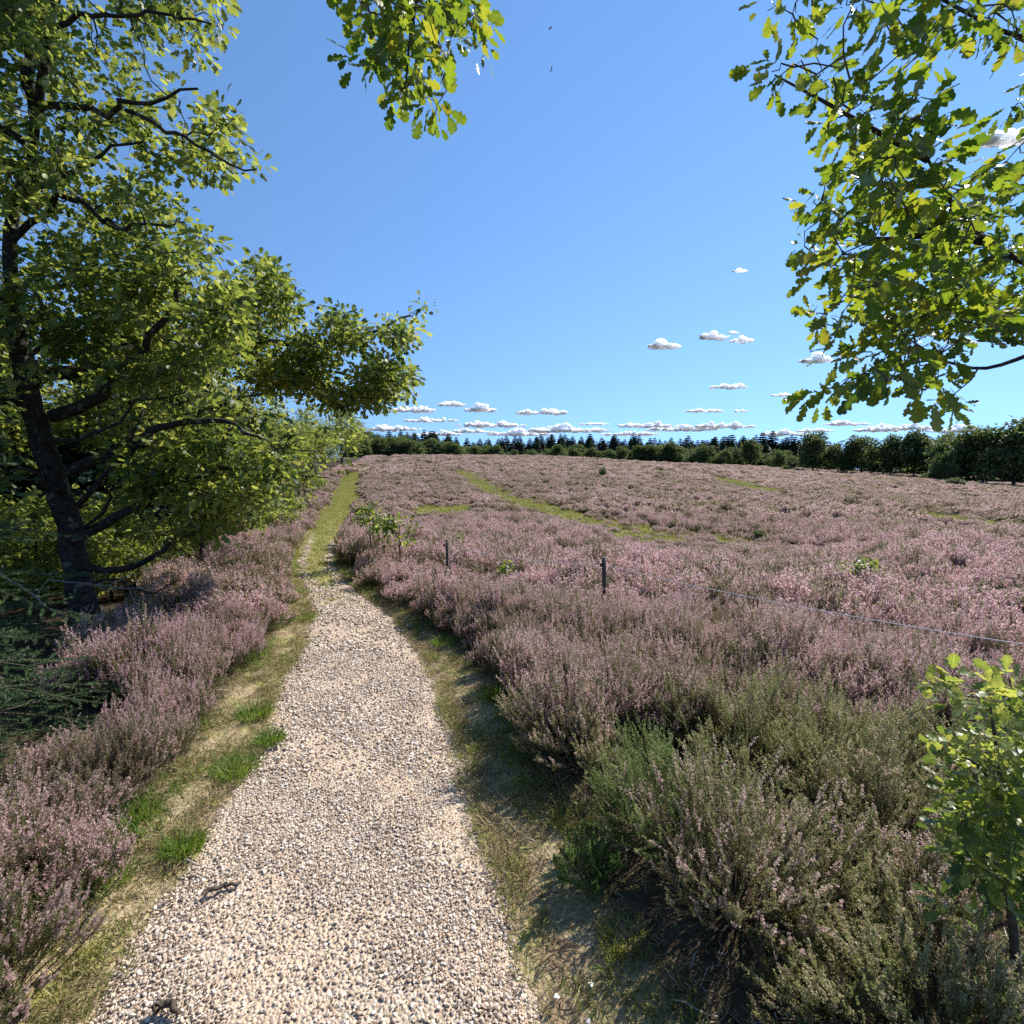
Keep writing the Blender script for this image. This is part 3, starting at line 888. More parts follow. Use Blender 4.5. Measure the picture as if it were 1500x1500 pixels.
for i, (a, b, rd, h, lab) in enumerate(TUFTS):
    g = G(a, b); moss = 'moss' in lab
    me = tuft_mesh(600 + i, 420 if moss else 330, h, rd, .0018 if not moss else .0020, M_LAWN if moss else M_TUFT, 'grass_tuft', .35)
    o = link(bpy.data.objects.new('moss_cushion' if moss else 'grass_tuft', me)); o.location = (g[0], g[1], float(ground_z(g[0], g[1])) - .008)
    tag(o, lab, 'moss' if moss else 'grass tuft', None if moss else 'grass tufts along the path edges')


def stick(pts, r0, r1, name, label, cat, mat, forks=0, seed=0, sides=6):
    r = np.random.default_rng(seed); mb = MB()
    pts = np.asarray(pts, float); o = pts[0].copy()
    line = smooth_line(pts - o, 14); line[1:-1] += r.normal(size=(12, 3)) * r0 * .5
    tube(mb, line, np.linspace(r0, r1, 14), sides)
    for _ in range(forks):
        j = r.integers(3, 12); d = norm(line[j] - line[j - 1]) + r.normal(size=3) * .6; L = np.linalg.norm(line[-1]) * r.uniform(.15, .4)
        e = line[j] + norm(d) * L
        tube(mb, smooth_line([line[j], line[j] + norm(d) * L * .5 + r.normal(size=3) * L * .08, e], 6), np.linspace(r0 * .55, r1 * .5, 6), 5)
    ob = mb.build(name, mat); ob.location = o
    return tag(ob, label, cat)


def on(px, py, up=.01):
    g = G(px, py); return np.array([g[0], g[1], float(height(g[0], g[1])) + up])


stick([on(298, 1312, .006), on(325, 1303, .014), on(352, 1294, .004)], .010, .006, 'bark_piece', 'dark flat piece of bark lying on the gravel', 'bark', M_TWIG, 0, 1)
stick([on(270, 1262), on(288, 1270), on(306, 1277)], .004, .002, 'dead_twig', 'thin grey twig at the left edge of the gravel', 'twig', M_DEAD, 0, 2)
stick([on(228, 1478, .012), on(246, 1478, .02), on(262, 1490, .008)], .012, .008, 'wood_chunk', 'dark knotty chunk of wood at the bottom of the path', 'wood', M_TWIG, 1, 3)
stick([on(1195, 1420), on(1235, 1425, .03), on(1275, 1418, .02)], .005, .002, 'dead_twig', 'bleached forked twig on the ground under the tall heather bush', 'twig', M_DEAD, 4, 4)
stick([on(1180, 1345, .03), on(1215, 1330, .05), on(1255, 1345, .02)], .005, .002, 'dead_twig', 'pale dry twig between the heather bushes', 'twig', M_DEAD, 4, 5)
stick([on(1285, 1262, .10), on(1310, 1265, .12), on(1345, 1295, .04)], .006, .002, 'dead_twig', 'grey bare twig beside the oak sapling', 'twig', M_DEAD, 3, 6)
stick([on(1110, 1440), on(1150, 1400, .04), on(1180, 1375, .08)], .004, .002, 'dead_twig', 'reddish brown twig rising at the foot of the tall heather bush', 'twig', M_TWIG, 4, 7)

# dry twigs and old heather stems lying under the bushes
def twig_mesh(seed):
    r = np.random.default_rng(seed); mb = MB(); L = r.uniform(.05, .13)
    p = np.stack([np.linspace(0, L, 5), np.cumsum(r.normal(0, .006, 5)), np.abs(np.cumsum(r.normal(0, .005, 5)))], 1)
    tube(mb, p, np.linspace(.0022, .0009, 5), 4, False)
    for _ in range(r.integers(1, 4)):
        j = r.integers(1, 4); tube(mb, [p[j], p[j] + [r.uniform(.01, .03), r.normal() * .02, r.uniform(0, .012)]], [.0013, .0006], 3, False)
    return mb.mesh('dry_twig', M_LITTER)


M_LITTER = plain('dry_twig', lambda nt: ramp(nt, nt.nodes.new('ShaderNodeObjectInfo').outputs['Random'], [(0, (.06, .04, .03)), (.5, (.20, .13, .09)), (.8, (.36, .28, .21)), (1, (.55, .49, .42))]), .8)
x, y = jgrid(-4.5, 3.2, .9, 6, .034, RH)
d2 = x - (xR(y) + vr(y)); d1 = (xL(y) - vl(y)) - x
k = (((d2 > -.22) & (y < 2.9)) | (np.abs(d2 + .05) < .14) | (np.abs(d1 + .05) < .12)) & (RH.random(x.size) < .10 + .5 * (d2 > .05) * (y < 2.9) * sstep(-.5, .6, wob(x, y, 4, 2)))
put('dry_litter', [twig_mesh(900 + i) for i in range(8)], x[k], y[k], 1.0, 'dry twigs and old heather stems strewn under the bushes', 'twigs', .12)

# ------------------------------------------------------------------ fence
def post(px, Yd, ztop, label, w=.045):
    q = P(px, 850, Yd); x, y = q[0], q[1]; z0 = float(ground_z(x, y)) - .15
    t = thing('fence_post', label, 'fence post', (x, y, z0), group='fence posts in the heather')
    mb = MB(); h = ztop - z0; r = np.random.default_rng(int(px))
    n = 8; pts = np.stack([np.cumsum(r.normal(0, .0015, n)), np.cumsum(r.normal(0, .0015, n)), np.linspace(0, h, n)], 1)
    tube(mb, pts, np.linspace(w * .55, w * .5, n), 8)
    mb.build('shaft', M_WOOD, t)
    mb = MB(); tube(mb, [(-.02, 0, h - .08), (-.045, 0, h - .08)], .008, 6); tube(mb, [(-.045, 0, h - .095), (-.045, 0, h - .06)], .012, 8)
    mb.build('insulator', M_TWIG, t)
    return np.array([x, y, ztop - .08])


w1 = post(656, 6.9, .72, 'small far fence post standing in heather near the path saplings', .035)
w2 = post(886, 5.5, .71, 'dark thin fence post standing alone in the middle of the heather')
w3 = P(1640, 965, 2.75)
p3 = post(1640, 2.75, w3[2] + .08, 'fence post beside the heath carrying the white wire')
mb = MB()
for a, b in ((w1, w2), (w2, w3)):
    t = np.linspace(0, 1, 24)[:, None]; ln = a + (b - a) * t; ln[:, 2] -= .05 * (4 * t * (1 - t))[:, 0]
    tube(mb, ln, .0030, 5)
tag(mb.build('fence_wire', M_WIRE), 'thin white fence wire running from the post across the heather', 'fence wire')
print('small', time.time() - T0)

# ------------------------------------------------------------------ the big oak on the left
def px_line(pts): return np.array([P(*p) for p in pts])


def limb(pts, r0, r1, n=16, r=None, j=.02):
    ln = smooth_line(px_line(pts), n)
    if r is not None: ln[1:-1] += r.normal(size=(n - 2, 3)) * j
    return ln, np.linspace(r0, r1, n)


def wood(t, limbs, o, bark, sides):
    for i, (pts, rad) in enumerate(limbs):
        mb = MB(); tube(mb, pts - o, rad, sides if i == 0 else 7)
        q = mb.build('limb' if i else 'trunk', bark, trunk if i else t, True)
        if i == 0: trunk = q


def world_tree(name, label, cat, base, limbs, targets, r, tmpl, mat, per, spread, size, twig, group=None, bark=None, ctint=None, trunk_sides=10, droop=.15):
    t = thing(name, label, cat, base, group=group)
    o = np.asarray(base, float)
    wood(t, limbs, o, bark or M_BARK, trunk_sides)
    mb = MB(); tip = grow(mb, [(p - o, q) for p, q in limbs], targets - o, r, twig)
    mb.build('twigs', M_BARK, t.children[0])
    mb = MB(); leaf_clusters(mb, tmpl, targets - o, tip, per, spread, size, r, ctint=ctint, droop=droop)
    mb.build('crown', mat, t)
    return t


def poly_targets(poly, n, zlo, zhi, r, holes=(), cell=45):
    poly = np.asarray(poly, float); out = []
    while len(out) < n:
        x = r.uniform(poly[:, 0].min(), poly[:, 0].max(), 4 * n); y = r.uniform(poly[:, 1].min(), poly[:, 1].max(), 4 * n)
        k = in_poly(poly, x, y)
        for (a, b, c, d) in holes: k &= (((x - a) / c) ** 2 + ((y - b) / d) ** 2 > 1) | (r.random(x.size) < .08)
        # clumpy: keep where a smooth pattern is high
        k &= (wob(x, y, 1 / cell, 3) + .6 * wob(x, y, 2.3 / cell, 7)) > r.uniform(-.55, .40, x.size)
        for a, b in zip(x[k], y[k]):
            out.append(P(a, b, r.uniform(zlo, zhi)))
            if len(out) >= n: break
    return np.array(out)


r = np.random.default_rng(21)
trunk = limb([(128, 955, 5.2), (118, 860, 5.2), (98, 760, 5.2), (72, 680, 5.15), (48, 600, 5.1), (28, 500, 5.0), (16, 410, 4.9), (18, 320, 4.8), (45, 240, 4.7), (52, 165, 4.6), (72, 60, 4.4), (88, -80, 4.2), (110, -260, 4.0)], .20, .03, 40, r, .008)
trunk = (trunk[0], np.interp(np.linspace(0, 1, 40), [0, .04, .12, .4, .5, 1], [.19, .135, .115, .085, .055, .016]))
limbs = [trunk,
         limb([(52, 165, 4.6), (38, 80, 4.5), (15, -30, 4.4), (-30, -200, 4.2)], .05, .015, 14, r),
         limb([(78, 610, 5.12), (143, 580, 4.9), (186, 537, 4.7), (240, 470, 4.6), (270, 400, 4.6)], .065, .015, 16, r),
         limb([(100, 690, 5.15), (190, 653, 4.9), (243, 625, 4.8), (307, 617, 4.7), (380, 640, 4.6)], .06, .012, 18, r),
         limb([(98, 800, 5.2), (165, 762, 5.0), (217, 736, 4.9), (282, 701, 4.9), (334, 684, 4.9), (400, 700, 4.9)], .055, .012, 18, r),
         limb([(112, 830, 5.2), (173, 835, 5.1), (225, 814, 5.0), (250, 795, 5.0)], .04, .02, 10, r),
         limb([(115, 740, 5.2), (150, 700, 5.0), (182, 660, 4.9), (210, 600, 4.9)], .03, .01, 12, r),
         limb([(40, 560, 5.05), (180, 520, 5.5), (310, 490, 6.1), (430, 505, 6.6), (530, 490, 6.9), (600, 462, 7.0)], .075, .010, 24, r),
         limb([(310, 490, 6.1), (400, 540, 6.4), (500, 545, 6.7), (580, 560, 6.9)], .035, .008, 16, r),
         limb([(58, 158, 4.6), (110, 158, 4.4), (165, 163, 4.3), (215, 147, 4.2), (290, 130, 4.1)], .032, .008, 14, r),
         limb([(185, 162, 4.28), (250, 190, 4.2), (310, 225, 4.1), (375, 248, 4.1)], .018, .006, 12, r),
         limb([(25, 295, 4.8), (60, 275, 4.6), (110, 250, 4.5), (145, 225, 4.4), (210, 208, 4.3)], .03, .008, 14, r),
         limb([(20, 350, 4.8), (95, 290, 4.7), (140, 312, 4.6), (190, 335, 4.6), (270, 325, 4.6)], .03, .008, 14, r),
         limb([(80, 40, 4.3), (150, 20, 4.2), (230, 25, 4.1), (310, 35, 4.0)], .02, .006, 12, r),
         limb([(60, 650, 5.1), (130, 640, 4.7), (200, 590, 4.5), (270, 575, 4.4)], .022, .006, 12, r, .03),
         limb([(45, 520, 5.0), (110, 500, 4.7), (180, 470, 4.6), (230, 420, 4.5)], .024, .006, 12, r, .03),
         limb([(88, 730, 5.15), (60, 700, 4.8), (20, 690, 4.6), (-60, 660, 4.5)], .022, .006, 12, r, .03),
         limb([(110, 860, 5.2), (165, 850, 5.0), (215, 870, 4.9), (260, 850, 4.85)], .016, .005, 12, r, .03),
         limb([(105, 790, 5.2), (150, 740, 4.9), (180, 690, 4.8), (190, 620, 4.75)], .02, .005, 12, r, .03),
         limb([(20, 440, 4.9), (-120, 380, 4.8), (-260, 300, 4.6)], .05, .012, 12, r),
         limb([(50, 220, 4.7), (-90, 130, 4.5), (-240, 60, 4.3)], .04, .010, 12, r),
         limb([(45, 600, 5.1), (-80, 560, 4.9), (-230, 540, 4.6)], .05, .012, 12, r)]
holes = [(255, 95, 26, 30), (265, 270, 45, 22), (230, 160, 30, 14), (150, 215, 22, 18), (60, 215, 16, 24), (185, 45, 20, 16), (140, 130, 18, 18)]
T = [poly_targets([(-280, -300), (340, -260), (335, 30), (290, 70), (300, 120), (350, 150), (345, 205), (392, 246), (360, 262), (280, 255), (240, 290), (200, 290), (-280, 330)], 820, 4.2, 5.9, r, holes),
     poly_targets([(-280, 300), (230, 290), (300, 325), (310, 370), (350, 400), (340, 520), (300, 620), (330, 690), (290, 760), (200, 700), (100, 620), (-280, 680)], 600, 4.75, 6.5, r, [(250, 570, 45, 30), (60, 560, 40, 40)]),
     poly_targets([(330, 400), (380, 380), (400, 385), (415, 420), (500, 455), (540, 490), (575, 470), (628, 440), (600, 500), (560, 515), (600, 545), (608, 578), (560, 600), (500, 600), (420, 570), (330, 560)], 480, 6.0, 7.3, r, [(470, 420, 15, 18)]),
     poly_targets([(240, 560), (400, 600), (430, 680), (400, 720), (350, 790), (250, 800), (180, 760), (150, 700)], 150, 4.9, 6.0, r, [(200, 680, 30, 20)])]
T.append(poly_targets([(60, 380), (300, 340), (350, 420), (340, 560), (300, 600), (200, 560), (90, 520), (60, 470)], 190, 4.25, 4.9, r, [(250, 500, 40, 25)]))
T.append(poly_targets([(150, 640), (300, 630), (400, 640), (420, 720), (300, 760), (180, 730)], 80, 4.5, 4.9, r, ()))
T.append(poly_targets([(-250, 380), (0, 380), (10, 700), (-250, 800)], 160, 4.3, 5.2, r, ()))
T.append(poly_targets([(-120, -60), (110, -60), (90, 250), (60, 430), (70, 560), (-120, 560)], 130, 3.9, 4.5, r, [(30, 330, 26, 60), (55, 110, 20, 40)]))
T = np.concatenate(T)
ct = np.clip(.5 + .35 * wob(T[:, 0] * 3, T[:, 2] * 3, 1.0, 2) + r.normal(0, .2, len(T)), 0, 1)
base = P(128, 955, 5.2); base[2] = ground_z(base[0], base[1]) - .05
world_tree('oak_tree', 'large spreading oak with dark crooked trunk at the left edge of the picture', 'tree', base, limbs, T, r, OAK_MID, M_OAKTREE, 19, .10, .078, .017, ctint=ct)
print('oak', len(T), time.time() - T0)

# second and third, thin trunked oaks beyond it
r = np.random.default_rng(22)
for px, yb, Yd, poly, n, lab in (
        (302, 872, 8.0, [(240, 470), (330, 440), (420, 450), (500, 520), (530, 600), (520, 650), (515, 690), (480, 712), (430, 740), (370, 775), (300, 775), (230, 690)], 230, 'slim oak with thin dark trunk at the heather, first behind the large oak'),
        (250, 862, 8.8, [(120, 430), (260, 400), (380, 420), (420, 520), (380, 650), (330, 750), (240, 780), (150, 740)], 200, 'slim oak with forked trunk in the shade just left of the other slim oak')):
    tk = limb([(px, yb, Yd), (px - 6, 800, Yd), (px + 2, 720, Yd), (px - 14, 640, Yd), (px + 10, 540, Yd), (px + 20, 470, Yd)], .075, .02, 20, r)
    cx = px + 60
    lb = [tk] + [limb([(px - 5, a, Yd), (px + 50 * s, a - 25, Yd + dz * .4), (px + 120 * s, a - 20, Yd + dz)], .03, .008, 10, r) for a, s, dz in
                 ((760, 1, .4), (720, 1.5, -.5), (680, 1.4, .8), (640, -1, .5), (600, 1.6, .6), (560, -1, -.4), (540, 1.3, 1.0))]
    T = poly_targets(poly, n, Yd - .6, Yd + 2.4, r, (), 40)
    b = P(px, yb, Yd); b[2] = ground_z(b[0], b[1]) - .05
    world_tree('oak_tree', lab, 'tree', b, lb, T, r, OAK_MID, M_OAKTREE, 17, .15, .088, .016, group='slim oaks behind the large oak')
print('slim oaks', time.time() - T0)


# ------------------------------------------------------------------ generic trees
def ell_targets(n, c, rad, lumps, r, lump_r=.42, low=-.7):
    d = norm(r.normal(size=(lumps * 3, 3))); d = d[d[:, 2] > low][:lumps]
    cen = d * r.uniform(.45, .8, (len(d), 1))
    k = r.integers(0, len(cen), n)
    q = norm(r.normal(size=(n, 3))) * (r.random((n, 1)) ** .45) * lump_r * r.uniform(.7, 1.2, (len(cen), 1))[k]
    return (cen[k] + q) * np.asarray(rad) + np.asarray(c), k


def gen_tree(name, label, cat, seed, H, cz, rad, nt_, per, spread, size, tmpl, mat, lumps=14, trunk_r=.12, twigs=True, group=None, low=-.7, nlimb=8, lump_r=.42):
    r = np.random.default_rng(seed)
    t = thing(name, label, cat, group=group)
    n = 12; tp = np.stack([np.cumsum(r.normal(0, .02 * H / 6, n)), np.cumsum(r.normal(0, .02 * H / 6, n)), np.linspace(-.1, H * .88, n)], 1)
    lb = [(tp, np.linspace(trunk_r, trunk_r * .15, n))]
    tg, lk = ell_targets(nt_, (0, 0, cz), rad, lumps, r, lump_r, low)
    for i in range(nlimb):
        j = r.integers(2, n - 2); e = tg[r.integers(0, nt_)]; s = tp[j]
        if e[2] < s[2] - .2: continue
        lb.append((smooth_line([s, s + (e - s) * .5 + r.normal(size=3) * .08 * H / 6 - np.array([0, 0, .05 * H / 6]), e], 8), np.linspace(trunk_r * .4, trunk_r * .08, 8)))
    mb = MB()
    for i, (p, q) in enumerate(lb): tube(mb, p, q, 8 if i == 0 else 5, False)
    tk = mb.build('trunk', M_BARK, t, True)
    if twigs:
        mb = MB(); tip = grow(mb, lb, tg, r, trunk_r * .12, 3)
        mb.build('twigs', M_TWIG, tk)
    else: tip = norm(tg - np.array([0, 0, cz]))
    mb = MB()
    lt = r.random(lumps * 3)[lk]
    leaf_clusters(mb, tmpl, tg, tip, per, spread, size, r, ctint=np.clip(lt * .6 + .2, 0, 1))
    mb.build('crown', mat, t)
    return t


def spruce(name, label, seed, H, R0, whorls, per, mat, near=True, group=None, z0=.25, nl=34, lf=1.0):
    r = np.random.default_rng(seed); t = thing(name, label, 'spruce', group=group)
    mb = MB(); tube(mb, [(0, 0, -.1), (0, 0, H * .5), (0, 0, H)], [.018 * H, .011 * H, .002 * H], 7, False)
    mb.build('trunk', M_TWIG, t)
    wood = MB(); nd = MB()
    for i in range(whorls):
        f = i / (whorls - 1); z = z0 + (H * .97 - z0) * f
        L = R0 * (1 - f) ** .85 + .04 * R0
        for j in range(per):
            a = 6.283 * (j + r.random() * .7) / per + i * .8; l_ = L * r.uniform(.75, 1.15)
            o = np.array([math.cos(a), math.sin(a), 0]); s = np.array([-o[1], o[0], 0])
            rise = r.uniform(-.25, .12)
            ln = np.array([o * l_ * u + np.array([0, 0, z + l_ * (rise * u - .22 * u * u + .12 * u ** 4)]) for u in np.linspace(0, 1, 6)])
            if near:
                tube(wood, ln, np.linspace(.006, .0015, 6), 4, False)
                m = max(4, int(l_ / .085)); br = []
                for q in np.linspace(.18, 1, m):
                    c = smooth_line(ln, 40)[int(q * 39)]
                    for sg in (-1, 1):
                        sl = l_ * .34 * (1.05 - q) + .05
                        br.append((c, norm(o * .75 + s * sg + np.array([0, 0, -.05 + r.normal() * .18])), sl))
                for q in range(5): br.append((ln[q], norm(ln[q + 1] - ln[q]), l_ * .22))
                for c, d, sl in br:
                    k = max(8, int(sl / .0024)); u = r.random(k)
                    p = c + d * (u * sl)[:, None]
                    ax = norm(d * .8 + norm(np.cross(d, r.normal(size=(k, 3)))) * .9 + np.array([0, 0, .15]))
                    sd = norm(np.cross(ax, r.normal(size=(k, 3)))) * .0026
                    ll = r.uniform(.014, .024, k)[:, None]
                    V = np.stack([p - sd, p + sd, p + ax * ll], 1)
                    nd.add(V.reshape(-1, 3), [np.arange(3 * k).reshape(k, 3)], tint=np.repeat(np.clip(.15 + .55 * u * (sl > .08) + r.normal(0, .12, k), 0, 1), 3))
            else:
                k = nl; u = r.random(k) ** .8
                p = np.stack([np.interp(u, np.linspace(0, 1, 6), ln[:, d]) for d in range(3)], 1) + s * (r.uniform(-.4, .4, k) * (1.1 - u) * l_)[:, None]
                ax = norm(o + s * r.uniform(-.8, .8, (k, 1)) + np.array([0, 0, -.25]) + r.normal(size=(k, 3)) * .2)
                leaves(nd, CLUMP, p, ax, r.normal(size=(k, 3)) * .5 + np.array([0, 0, 1]), lf * (.26 * l_ * r.uniform(.7, 1.3, k) + .022 * H), np.clip(r.normal(.5, .2, k), 0, 1))
    if near and wood.n: wood.build('boughs', M_TWIG, t)
    nd.build('needles' if near else 'crown', mat, t)
    return t


def place(t, x, y, rz=0.0, s=1.0):
    t.location = (x, y, float(ground_z(x, y)) - .03); t.rotation_euler = (0, 0, rz); t.scale = (s,) * 3 if np.isscalar(s) else s


sp = spruce('young_spruce', 'low bushy young spruce with blue green boughs beside the left heather', 31, .92, .80, 6, 7, M_SPRUCE, True, z0=.14)
place(sp, -2.98, 2.85)
sp = spruce('spruce_tree', 'spruce standing outside the left edge with boughs reaching in beside the oak trunk', 32, 3.6, 1.0, 9, 7, M_SPRUCE, True, z0=.6)
q = P(-95, 780, 3.6); place(sp, q[0], q[1])
print('spruce', time.time() - T0)

# woodland behind the oak: dense dark spruces and oaks
WG = 'trees of the wood left of the path'
ds = spruce('spruce_tree', 'dark spruce in the shade of the wood behind the large oak', 41, 6.2, 1.9, 24, 9, M_FARSPRUCE, False, WG, .4, 70, .42)
spots = [(-8.6, 7.2, 1.0), (-10.8, 9.8, 1.1), (-7.6, 10.6, .95), (-12.6, 7.0, 1.05), (-9.6, 13.4, 1.05), (-13, 12.5, 1.1), (-12, 17, 1.1), (-15, 10, 1.1), (-16, 16, 1.15), (-11.5, 5.0, 1.1), (-6.9, 8.6, .62)]
for i, (x, y, s) in enumerate(spots):
    if i == 0: place(ds, x, y, .3, s)
    else:
        dup(ds, (x, y, float(ground_z(x, y)) - .03), i * 1.1, (s, s, s * (1 + .1 * math.sin(i * 3))), 'dark spruce in the shade of the wood behind the large oak', WG)
ok_a = gen_tree('oak_tree', 'leafy oak of the woodland edge left of the far path', 'tree', 51, 5.2, 3.0, (2.0, 2.0, 2.3), 420, 13, .17, .12, OAK_LO, M_OAKTREE, 18, .11, True, WG, -.95, 10, .46)
ok_b = gen_tree('oak_tree', 'leafy oak of the woodland edge left of the far path', 'tree', 52, 4.6, 2.6, (2.2, 2.0, 2.1), 420, 13, .17, .12, OAK_LO, M_OAKTREE, 18, .11, True, WG, -.95, 10, .46)
spots = [(-8.3, 12.2, .85), (-10.0, 16.0, .95), (-8.4, 8.4, .95), (-9.8, 7.0, 1.0), (-7.2, 9.6, .6), (-9.2, 14.5, .8), (-11.5, 19.5, 1.0), (-12.6, 23, 1.0), (-10.9, 21.6, .7), (-14.6, 27, 1.1), (-13.6, 30, .9), (-16.2, 32, 1.1), (-16.8, 38, 1.0), (-18.3, 42, 1.1), (-19.6, 48, 1.1), (-21, 54, 1.2),
         (-15, 20, 1.2), (-18, 27, 1.3), (-21, 36, 1.4), (-24, 46, 1.4), (-17.6, 45, .8), (-18.6, 51, .9), (-20.5, 62, 1.3), (-23, 72, 1.4)]
for i, (x, y, s) in enumerate(spots):
    src = (ok_a, ok_b)[i % 2]
    if i < 2: place(src, x, y, i * 2.0, s)
    else: dup(src, (x, y, float(ground_z(x, y)) - .03), i * 1.7, (s, s, s * (1 + .12 * math.sin(i * 2.3))), src['label'], WG)
# low shrubs under the canopy
US = 'leafy shrubs under the oaks'
sh = gen_tree('shrub', 'low leafy shrub growing in the shade under the oaks', 'shrub', 61, 1.2, .6, (.8, .8, .55), 150, 12, .11, .075, OAK_LO, M_OAKTREE, 10, .03, True, US, -.6, 6)
for i, (a, b, s) in enumerate([(60, 900, 1.1), (165, 878, .75), (212, 846, .9), (385, 790, .9), (20, 860, 1.2), (410, 770, .9), (110, 860, 1.3), (450, 725, 1.2)]):
    g = G(a, b)
    if i == 0: place(sh, g[0], g[1], 0, s)
    else: dup(sh, (g[0], g[1], float(ground_z(g[0], g[1])) - .03), i * 1.3, (s, s, s), sh['label'], US)
stick([P(-20, 830, 4.4), P(40, 865, 4.4), P(66, 886, 4.35), P(95, 905, 4.3)], .010, .003, 'dead_branch', 'bare bleached branch sticking out left of the oak trunk', 'branch', M_DEAD, 7, 11)
stick([P(70, 850, 4.9), P(130, 855, 4.75), P(200, 862, 4.7), P(262, 838, 4.7)], .008, .003, 'dead_branch', 'long thin dead branch crossing in front of the oak trunk', 'branch', M_DEAD, 8, 12)

# young oaks in the heather just right of the path
SG = 'young oaks growing in the heather'
r = np.random.default_rng(71)
for px, yb, top, w, lab in ((586, 822, 742, 32, 'young oak with thin stems, right one of the pair by the far path'), (544, 812, 728, 28, 'young oak with loose leaves, left one of the pair by the far path')):
    g = G(px, yb + 18); hh = P(px, top, g[1])[2] - ground_z(g[0], g[1])
    t = gen_tree('young_oak', lab, 'tree', int(px), hh, hh * .66, (w / 750 * g[1], w / 750 * g[1], hh * .36), 42, 6, .08, .072, OAK_LO, M_SAPL, 10, .016, True, SG, -.8, 6)
    place(t, g[0], g[1])
for px, yb, hh, w, lab, c in ((1253, 885, .58, .18, 'bright lime green seedling bush in the heather below the wire', 60), (670, 822, .56, .14, 'tiny yellow leaved seedling beside the far fence post', 14), (741, 868, .54, .10, 'tiny yellow seedling among pink heather left of the lone post', 10)):
    g = G(px, yb + 10)
    t = gen_tree('seedling', lab, 'seedling', int(px), hh, hh * .78, (w, w, hh * .25), c, 8, .05, .05, OAK_LO, M_SAPL, 6, .01, True, None, -.8, 4)
    place(t, g[0], g[1])
print('wood', time.time() - T0)

# ------------------------------------------------------------------ oak just outside the right edge: branches hang into view
def blob_targets(blobs, r, zlo, zhi, dens):
    out = []
    for a, b, c, d in blobs:
        n = max(3, int(c * d * dens))
        zc = r.uniform(zlo, zhi)
        for _ in range(n):
            u = norm(r.normal(size=2)) * math.sqrt(r.random())
            out.append(P(a + c * u[0], b + d * u[1], np.clip(zc + r.normal() * .12, zlo, zhi + .2)))
    return np.array(out)


r = np.random.default_rng(81)
BL = [(1165, 12, 50, 22), (1345, 22, 55, 36), (1262, 8, 24, 14), (1425, 8, 50, 25), (1478, 45, 40, 22), (1210, 100, 30, 36), (1155, 110, 34, 18), (1345, 80, 22, 26), (1235, 150, 45, 34), (1325, 172, 34, 30),
      (1225, 225, 45, 50), (1330, 235, 70, 55), (1212, 300, 24, 18), (1450, 262, 50, 36), (1492, 165, 18, 16), (1320, 310, 100, 50), (1225, 350, 50, 36), (1430, 340, 80, 60), (1250, 415, 50, 40),
      (1350, 400, 90, 55), (1450, 430, 70, 55), (1340, 465, 80, 45), (1230, 455, 36, 24), (1270, 510, 50, 40), (1360, 510, 50, 30), (1222, 572, 26, 14), (1300, 552, 50, 26), (1370, 560, 36, 26), (1392, 592, 16, 24), (1480, 480, 40, 26)]
T1 = np.concatenate([blob_targets(BL, r, .95, 1.95, .0042), blob_targets([(1340, 420, 90, 60), (1430, 360, 75, 60), (1370, 310, 70, 45), (1440, 440, 60, 50), (1350, 480, 70, 40)], r, 1.3, 2.1, .0044)])
T2 = blob_targets([(1560, 300, 60, 160), (1600, 60, 80, 100), (1400, -110, 160, 80), (1250, -120, 100, 70)], r, 1.0, 1.8, .0018)
BC = [(540, 30, 40, 34), (600, 55, 50, 45), (672, 35, 45, 40), (555, 105, 34, 34), (615, 115, 36, 36), (590, 155, 24, 24), (632, 180, 14, 18), (702, 65, 24, 32), (655, 95, 30, 26), (530, 70, 26, 20)]
T3 = blob_targets([(a, b - 24, c * .80, d * .88) for a, b, c, d in BC], r, 1.15, 1.45, .007)
T4 = blob_targets([(620, -90, 110, 60), (760, -200, 130, 80), (980, -260, 160, 80)], r, 1.15, 1.5, .0018)
T = np.concatenate([T1, T2, T3, T4])
base = np.array([3.1, .25, float(ground_z(3.1, .25)) - .05])
fork = base + np.array([-.15, .1, 2.2])
tk = (smooth_line([base, base + [.05, 0, .8], base + [-.05, .05, 1.5], fork, fork + [.1, .1, 1.2], fork + [-.1, .2, 2.4]], 20), np.linspace(.16, .03, 20))
